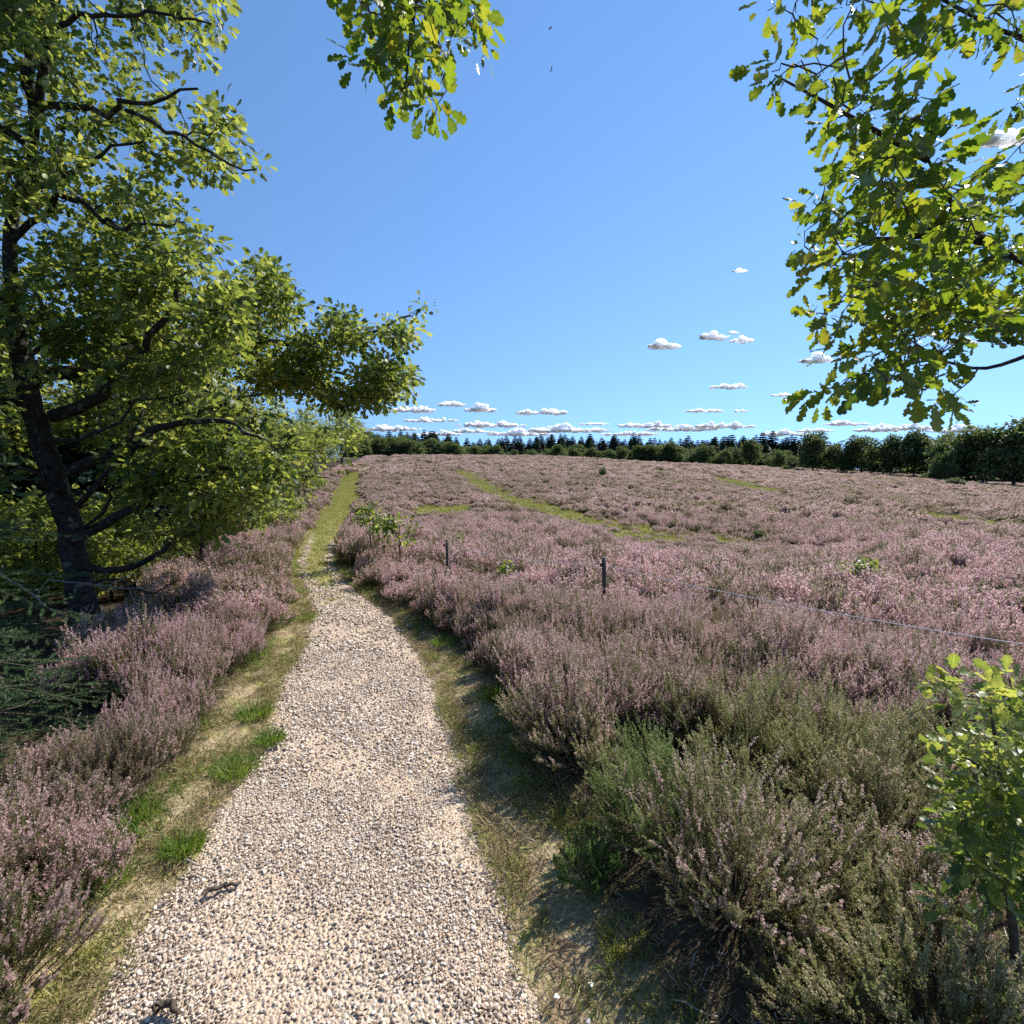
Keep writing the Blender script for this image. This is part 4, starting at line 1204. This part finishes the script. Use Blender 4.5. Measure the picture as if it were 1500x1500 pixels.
limbs = [tk,
         (smooth_line([fork + [0, 0, -.4], P(1640, 470, 1.35), P(1520, 515, 1.4), P(1440, 540, 1.42), P(1370, 528, 1.4), P(1290, 540, 1.4)], 18), np.interp(np.linspace(0, 1, 18), [0, .3, 1], [.03, .007, .0015])),
         (smooth_line([fork + [0, 0, -.2], P(1700, 420, 1.3), P(1540, 400, 1.3), P(1450, 355, 1.25), P(1395, 300, 1.2), P(1360, 235, 1.15), P(1325, 185, 1.15)], 20), np.interp(np.linspace(0, 1, 20), [0, .25, 1], [.03, .007, .0015])),
         (smooth_line([P(1450, 355, 1.25), P(1370, 345, 1.3), P(1290, 350, 1.35), P(1215, 340, 1.4)], 12), np.linspace(.010, .003, 12)),
         (smooth_line([P(1360, 235, 1.15), P(1280, 190, 1.2), P(1200, 145, 1.25), P(1135, 110, 1.3)], 12), np.linspace(.007, .002, 12)),
         (smooth_line([fork + [0, 0, .3], P(1760, 150, 1.3), P(1580, 70, 1.3), P(1480, 50, 1.3), P(1400, 10, 1.3), P(1300, -40, 1.3), P(1180, -20, 1.3)], 20), np.interp(np.linspace(0, 1, 20), [0, .3, 1], [.03, .006, .0015])),
         (smooth_line([fork + [0, .1, .8], np.array([2.3, .7, 3.6]), np.array([1.3, 1.2, 3.6]), P(980, -260, 1.3), P(760, -190, 1.3), P(640, -80, 1.3), P(605, 30, 1.3), P(595, 120, 1.3)], 30), np.interp(np.linspace(0, 1, 30), [0, .4, .6, 1], [.045, .02, .007, .002]))]
t = thing('oak_tree', 'oak overhanging from the right with backlit lobed leaves against the sky', 'tree', base)
wood(t, limbs, base, M_BARK, 10)
mb = MB(); tip = grow(mb, [(p - base, q) for p, q in limbs], T - base, r, .0055, 5, .10)
mb.build('twigs', M_TWIG, t.children[0])
mb = MB(); leaf_clusters(mb, OAK_HI, T - base, tip, 8, .029, .047, r, .3, .6, .22)
mb.build('crown', M_OAK, t)

# oak sapling at the right edge
r = np.random.default_rng(83)
BS = [(1395, 1005, 40, 16), (1440, 1015, 55, 30), (1475, 1055, 40, 45), (1390, 1105, 30, 14), (1440, 1105, 60, 30), (1420, 1150, 40, 30), (1450, 1190, 60, 40), (1400, 1215, 36, 24), (1440, 1255, 50, 36), (1470, 1310, 36, 30), (1410, 1270, 30, 24), (1385, 1325, 14, 14), (1495, 1200, 40, 120), (1530, 1100, 50, 90)]
T = blob_targets(BS, r, 1.15, 1.55, .0098)
bp = P(1500, 1420, 1.36); base = np.array([bp[0], bp[1], float(ground_z(bp[0], bp[1])) - .03])
limbs = [(smooth_line([base, P(1485, 1370, 1.36), P(1470, 1250, 1.34), P(1465, 1140, 1.34), P(1450, 1030, 1.32)], 16), np.linspace(.014, .003, 16)),
         (smooth_line([P(1472, 1280, 1.35), P(1430, 1240, 1.3), P(1395, 1215, 1.28)], 8), np.linspace(.005, .002, 8)),
         (smooth_line([P(1466, 1160, 1.34), P(1425, 1115, 1.3), P(1385, 1105, 1.28)], 8), np.linspace(.005, .002, 8))]
t = thing('oak_sapling', 'oak sapling with glossy bright leaves at the right edge before the heather', 'sapling', base)
wood(t, limbs, base, M_TWIG, 6)
mb = MB(); tip = grow(mb, [(p - base, q) for p, q in limbs], T - base, r, .004, 4)
mb.build('twigs', M_TWIG, t.children[0])
zt = (T[:, 2] - T[:, 2].min()) / np.ptp(T[:, 2])
mb = MB(); leaf_clusters(mb, OAK_HI, T - base, tip, 6, .026, .043, r, .1, .9, .18, np.clip(zt * 1.1 - .1 + r.normal(0, .15, len(T)), 0, 1))
mb.build('crown', M_SAPL, t)
print('near branches', time.time() - T0)

# ------------------------------------------------------------------ trees at the edge of the heath
FG = 'trees along the far edge of the heath'; KG = 'spruces of the distant wood'
def far_oak(seed, H, rad, cz, lumps):
    return gen_tree('broadleaf_tree', 'x', 'tree', seed, H, cz, rad, 620, 7, .30, .34, CLUMP, M_FAR, lumps, .16, False, FG, -.9, 8, .40)


fo = [far_oak(91, 8, (3.2, 3.2, 3.6), 4.2, 22), far_oak(92, 9, (2.6, 2.6, 4.2), 4.8, 20), far_oak(93, 6.5, (3.6, 3.4, 2.9), 3.3, 24), far_oak(94, 7.5, (2.9, 3.2, 3.4), 3.9, 20)]
used = [False] * 4


def put_far(k, px, base_y, top_y, Yd, label, wmul=1.0, rz=0.0):
    """stand a tree at distance Yd so that its top reaches top_y"""
    q = P(px, base_y, Yd); z = float(height(q[0], q[1])) - .1
    top = P(px, top_y, Yd)[2]; H0 = {0: 7.8, 1: 9.0, 2: 6.2, 3: 7.3}[k]; s = (top - z) / H0
    sc = (s * wmul, s * wmul, s)
    if not used[k]:
        used[k] = True; fo[k].location = (q[0], q[1], z); fo[k].rotation_euler = (0, 0, rz); fo[k].scale = sc; fo[k]['label'] = label
    else: dup(fo[k], (q[0], q[1], z), rz, sc, label, FG)


RT = [(0, 1486, 612, 62, 1.15, 'tallest dark broadleaf tree at the right end of the tree row'), (3, 1440, 618, 66, 1.0, 'second tall broadleaf tree from the right end of the tree row'),
      (2, 1412, 632, 70, .9, 'rounded broadleaf tree left of the two tallest trees at the right'), (3, 1372, 630, 76, 1.0, 'broadleaf tree behind the dark round bush'),
      (0, 1338, 628, 78, .95, 'multi stemmed broadleaf tree in the middle of the right tree row'), (1, 1305, 634, 80, 1.0, 'leafy tree in the right row between two taller crowns'),
      (3, 1262, 634, 82, 1.0, 'dense dark tree right of the pale pointed tree'), (1, 1189, 630, 86, 1.25, 'feathery pointed pale green tree standing above the row'),
      (2, 1227, 648, 84, .8, 'lighter green low tree beside the pointed tree'), (0, 1098, 642, 98, 1.0, 'dark rounded tree left of the pointed tree'),
      (2, 1136, 658, 92, .9, 'low yellow green tree between the dark rounded and the pointed tree'), (2, 1060, 658, 100, .9, 'bright low tree left of the dark rounded tree'), (3, 1030, 650, 108, 1.2, 'broad rounded tree at the left end of the right row')]
for i, (k, px, ty, Yd, w, lab) in enumerate(RT): put_far(k, px, 695, ty, Yd, lab, w, i * 1.3)
r = np.random.default_rng(95)
for i in range(38):   # low bushes at the foot of the row
    px = 1010 + i * 13.5 + r.uniform(-8, 8)
    put_far(2, px, 690, np.interp(px, [1000, 1200, 1500], [664, 665, 660]) + r.uniform(-10, 5), np.interp(px, [1000, 1500], [112, 74]) + r.uniform(0, 8), 'low bush at the foot of the right tree row', 1.2, r.uniform(0, 6))
put_far(2, 1384, 700, 661, 66, 'dark round bush standing in front of the right tree row', .62, 2.2)
for i in range(34):   # broadleaf belt in front of the spruces
    px = 530 + i * 15 + r.uniform(-6, 6)
    put_far(int(r.integers(0, 4)), px, 672, np.interp(px, [530, 640, 700, 800, 1000], [637, 649, 656, 658, 653]) + r.uniform(-8, 5), np.interp(px, [530, 700, 1000], [135, 165, 150]) + r.uniform(-8, 15), 'broadleaf tree in the belt before the distant spruces', 1.25, r.uniform(0, 6))
fs = [spruce('distant_spruce', 'spruce of the dark distant wood behind the heath', 96 + i, 13 + i, 2.5 + .25 * i, 22, 8, M_FARSPRUCE, False, KG, 1.0, 20) for i in range(3)]
us = [False] * 3
for i in range(150):
    row = i // 75; px = 520 + (i % 75) * 9.4 + r.uniform(-5, 5); Yd = 185 + row * 25 + r.uniform(0, 20)
    ty = np.interp(px, [520, 600, 660, 690, 720, 800, 860, 960, 1010, 1060, 1180, 1220], [632, 634, 636, 648, 645, 641, 640, 646, 644, 640, 641, 648]) + r.normal(0, 4.6)
    k = int(r.integers(0, 3)); q = P(px, 680, Yd); z = float(height(q[0], q[1])) - .2
    s = (P(px, ty, Yd)[2] - z) / (13 + k); sc = (s * r.uniform(1.2, 1.7), s * r.uniform(1.2, 1.7), s)
    if not us[k]:
        us[k] = True; fs[k].location = (q[0], q[1], z); fs[k].scale = sc
    else: dup(fs[k], (q[0], q[1], z), r.uniform(0, 6), sc, fs[k]['label'], KG)

# gorse like shrubs standing in the far heather
GG = 'low green shrubs in the far heather'
gs = gen_tree('heath_shrub', 'x', 'shrub', 97, 1.0, .45, (.9, .8, .5), 130, 8, .13, .13, CLUMP, M_HOLIVE if False else M_FAR, 10, .03, False, GG, -.5, 4)
first = True
for px, py, s, lab in ((1365, 705, 1.7, 'largest low green shrub before the right tree row'), (1398, 712, 1.3, 'low green shrub right of the largest one in the far heather'), (1420, 707, 1.0, 'flat green shrub beyond the pair of low shrubs'),
                       (1155, 690, 1.3, 'low green shrub in the heather below the pointed tree'), (1495, 706, 1.2, 'low green shrub at the right picture edge below the tall trees'),
                       (882, 698, .5, 'small dark juniper bush alone in the middle of the far heather'), (1112, 795, .35, 'dark low shrub beside the end of the green track')):
    g = G(px, py)
    sc = (s, s, s * (.75 if px != 882 else 1.8))
    if first: gs.location = (g[0], g[1], float(ground_z(g[0], g[1]))); gs.scale = sc; gs['label'] = lab; first = False
    else: dup(gs, (g[0], g[1], float(ground_z(g[0], g[1]))), px, sc, lab, GG)
print('far', time.time() - T0)

# ------------------------------------------------------------------ clouds
m, nt = new_mat('cloud')
p = N(nt, 'ShaderNodeBsdfPrincipled'); p.inputs['Base Color'].default_value = (.997, .997, .997, 1); p.inputs['Roughness'].default_value = 1
p.inputs['Specular IOR Level'].default_value = 0; p.inputs['Subsurface Weight'].default_value = 1; p.subsurface_method = 'RANDOM_WALK'
p.inputs['Subsurface Radius'].default_value = (1, 1, 1); p.inputs['Subsurface Scale'].default_value = 110
fine = noise(nt, .035, 5, wpos(nt), rough=.65)
al = mth(nt, 'MULTIPLY', mth(nt, 'ADD', attr(nt, 'dens'), mth(nt, 'MULTIPLY', mth(nt, 'SUBTRACT', fine, .5), 1.6)), 1.7, True)
tb = N(nt, 'ShaderNodeBsdfTransparent'); mx = N(nt, 'ShaderNodeMixShader')
nt.links.new(al, mx.inputs[0]); nt.links.new(tb.outputs[0], mx.inputs[1]); nt.links.new(p.outputs[0], mx.inputs[2])
o = N(nt, 'ShaderNodeOutputMaterial'); nt.links.new(mx.outputs[0], o.inputs[0])
M_CLOUD = m


def cloud_mesh(w, h, seed):
    import bmesh
    r = np.random.default_rng(seed); mb = MB()
    bm = bmesh.new(); bmesh.ops.create_icosphere(bm, subdivisions=3, radius=1)
    S = np.array([v.co[:] for v in bm.verts]); F = np.array([[v.index for v in f.verts] for f in bm.faces]); bm.free()
    n = max(9, int(7 * w / h))
    for i in range(n):
        u = r.uniform(-1, 1); env = (1 - abs(u) ** 1.6) * (.62 + .38 * math.sin(u * 5 + seed) * math.sin(u * 2.3 + seed * 1.7))
        rr = h * r.uniform(.16, .34) * (.45 + .55 * env)
        c = np.array([u * w * .46, r.normal() * w * .06, h * .75 * env * r.random() ** .8])
        mb.add(S * np.array([rr * r.uniform(1.2, 2.0), rr * 1.4, rr]) + c, [F])
        mb.add(S * np.array([rr * r.uniform(1.5, 3.5), rr * 1.6, h * .10]) + np.array([c[0] + r.normal() * rr, c[1], h * r.uniform(-.04, .14)]), [F])
    tmp = bpy.data.objects.new('cloud', mb.mesh('cloud', M_CLOUD)); COL.objects.link(tmp)
    md = tmp.modifiers.new('one_shell', 'REMESH'); md.mode = 'VOXEL'; md.voxel_size = max(h / 16, w / 90); md.use_smooth_shade = True
    dg = bpy.context.evaluated_depsgraph_get(); me = bpy.data.meshes.new_from_object(tmp.evaluated_get(dg))
    old = tmp.data; bpy.data.objects.remove(tmp); bpy.data.meshes.remove(old)
    V = np.zeros(len(me.vertices) * 3, np.float32); me.vertices.foreach_get('co', V); V = V.reshape(-1, 3).astype(float)
    Nn = np.zeros(len(V) * 3, np.float32); me.vertices.foreach_get('normal', Nn); Nn = Nn.reshape(-1, 3)
    q = V / h
    d = .05 * wob(q[:, 0] + q[:, 1], q[:, 2] * 1.2 + q[:, 1], 2.2, seed) + .022 * wob(q[:, 0] - q[:, 1], q[:, 2] * 1.3, 4.5, seed + 2)
    V = V + Nn * (d * h)[:, None]
    me.vertices.foreach_set('co', V.astype(np.float32).ravel()); me.update(); me.name = 'cloud'
    dn = 1.0 - .95 * (np.abs(V[:, 0]) / (w * .56)) ** 3 - .55 * (1 - sstep(-.10, .22, V[:, 2] / h))
    at = me.attributes.new('dens', 'FLOAT', 'POINT'); at.data.foreach_set('value', dn.astype(np.float32))
    if not me.materials: me.materials.append(M_CLOUD)
    return me


CL = [(974, 509, 54, 18, 'small two lobed cloud highest over the middle of the heath'), (1046, 496, 42, 18, 'slanting cloud next to the small oval one high over the heath'), (1086, 501, 36, 11, 'small oval cloud right of the slanting cloud'),
      (1074, 488, 16, 5, 'tiny puff above the small oval cloud'), (1198, 530, 50, 16, 'cloud touching the hanging oak leaves at the right'), (1066, 568, 58, 12, 'flat based cloud alone above the right trees'),
      (1144, 580, 36, 7, 'thin double wisp of cloud right of the flat based cloud'), (1032, 603, 62, 8, 'long thin cloud above the broad cloud bank at right'), (1086, 603, 28, 5, 'short thin cloud at the end of the long thin cloud'),
      (1085, 398, 22, 7, 'faint small cloud high and alone'), (1478, 208, 90, 26, 'bright cloud behind the upper right oak leaves'), (1410, 503, 50, 12, 'cloud seen between the hanging oak branch and its twigs'),
      (660, 594, 48, 9, 'small cloud above the left cloud bank'), (703, 602, 50, 13, 'lumpy cloud right of the small one in the left bank'), (600, 602, 80, 12, 'wide cloud at the tip of the left oak foliage'), (795, 606, 84, 13, 'broad white cloud over the centre of the far wood')]
LOW = [(630, 617, 70, 9), (720, 624, 90, 14), (830, 632, 110, 14), (690, 633, 60, 7), (760, 637, 90, 10), (570, 630, 80, 10), (640, 637, 70, 8), (870, 622, 40, 5), (945, 625, 70, 12), (1000, 630, 90, 14), (1060, 626, 80, 13), (1150, 637, 60, 12), (1240, 622, 60, 8), (1290, 631, 70, 11), (1340, 628, 60, 9), (1400, 632, 70, 13), (920, 637, 80, 8), (1190, 632, 50, 8)]
CG = 'clouds in the blue sky'; LG = 'low clouds over the skyline'
for i, c in enumerate(CL + LOW):
    px, py, w, h = c[:4]
    if len(c) == 4: w *= 1.2; h *= 1.05
    Yd = min(9000, 620 * 750 / max(20, 690 - py))
    q = P(px, py, Yd); k = Yd / 750
    o = link(bpy.data.objects.new('cloud', cloud_mesh(w * k, h * k, 500 + i))); o.location = q
    tag(o, c[4] if len(c) > 4 else 'white cloud in the low bank just above the far trees', 'cloud', CG if len(c) > 4 else LG)

# two insects flying before the sky
mb = MB()
S = norm(np.random.default_rng(3).normal(size=(1, 3)))
tube(mb, [(-.006, 0, 0), (-.003, 0, 0), (.002, 0, 0), (.006, 0, .001)], [.0006, .0018, .0015, .0008], 6)
for sg in (-1, 1): mb.add([(0, 0, .001), (-.004, sg * .011, .006), (.003, sg * .010, .007), (.003, sg * .001, .001)], [[[0, 1, 2, 3]]])
bug = mb.mesh('insect', M_TWIG)
for px, py, lab in ((805, 42, 'tiny dark flying insect, upper one of two against the blue sky'), (808, 103, 'tiny dark flying insect, lower one of two against the blue sky')):
    o = link(bpy.data.objects.new('flying_insect', bug)); o.location = P(px, py, 2.4); o.rotation_euler = (.5, .4, px); tag(o, lab, 'insect', 'insects in the sky')

# ------------------------------------------------------------------ light, sky, camera
w = bpy.data.worlds.new('World'); SC.world = w; w.use_nodes = True
nt = w.node_tree; nt.nodes.clear()
sk = N(nt, 'ShaderNodeTexSky'); sk.sky_type = 'NISHITA'; sk.sun_disc = False
sk.sun_elevation = SUN_EL; sk.sun_rotation = SUN_AZ; sk.air_density = 1.0; sk.dust_density = .0; sk.ozone_density = 2.5; sk.altitude = 0
tc = N(nt, 'ShaderNodeTexCoord'); va = N(nt, 'ShaderNodeVectorMath'); va.operation = 'ADD'; va.inputs[1].default_value = (0, 0, .24)
vn = N(nt, 'ShaderNodeVectorMath'); vn.operation = 'NORMALIZE'
nt.links.new(tc.outputs['Generated'], va.inputs[0]); nt.links.new(va.outputs[0], vn.inputs[0]); nt.links.new(vn.outputs[0], sk.inputs['Vector'])
hs = N(nt, 'ShaderNodeHueSaturation'); hs.inputs['Saturation'].default_value = 1.12
nt.links.new(sk.outputs[0], hs.inputs['Color'])
bg = N(nt, 'ShaderNodeBackground'); bg.inputs[1].default_value = .125
nt.links.new(hs.outputs[0], bg.inputs[0])
o = N(nt, 'ShaderNodeOutputWorld'); nt.links.new(bg.outputs[0], o.inputs[0])

sd = bpy.data.lights.new('sun', 'SUN'); sd.energy = 4.5; sd.angle = R(.53); sd.color = (1, .95, .87)
so = link(bpy.data.objects.new('sun', sd))
S = Vector((math.sin(SUN_AZ) * math.cos(SUN_EL), math.cos(SUN_AZ) * math.cos(SUN_EL), math.sin(SUN_EL)))
so.rotation_euler = S.to_track_quat('Z', 'Y').to_euler(); so.location = S * 50

cd = bpy.data.cameras.new('camera'); cd.sensor_fit = 'HORIZONTAL'; cd.sensor_width = 36; cd.lens = 18; cd.clip_start = .05; cd.clip_end = 30000
co = link(bpy.data.objects.new('camera', cd)); co.location = (0, 0, CAM_H); co.rotation_euler = (math.pi / 2 - PITCH, 0, 0)
SC.camera = co

SC.view_settings.view_transform = 'Standard'; SC.view_settings.look = 'None'; SC.view_settings.gamma = 1; SC.view_settings.exposure = .88
cy = SC.cycles
cy.max_bounces = 6; cy.diffuse_bounces = 4; cy.glossy_bounces = 2; cy.transmission_bounces = 5; cy.transparent_max_bounces = 12
cy.sample_clamp_indirect = 6; cy.caustics_reflective = False; cy.caustics_refractive = False
cy.use_denoising = False
print('total', time.time() - T0)
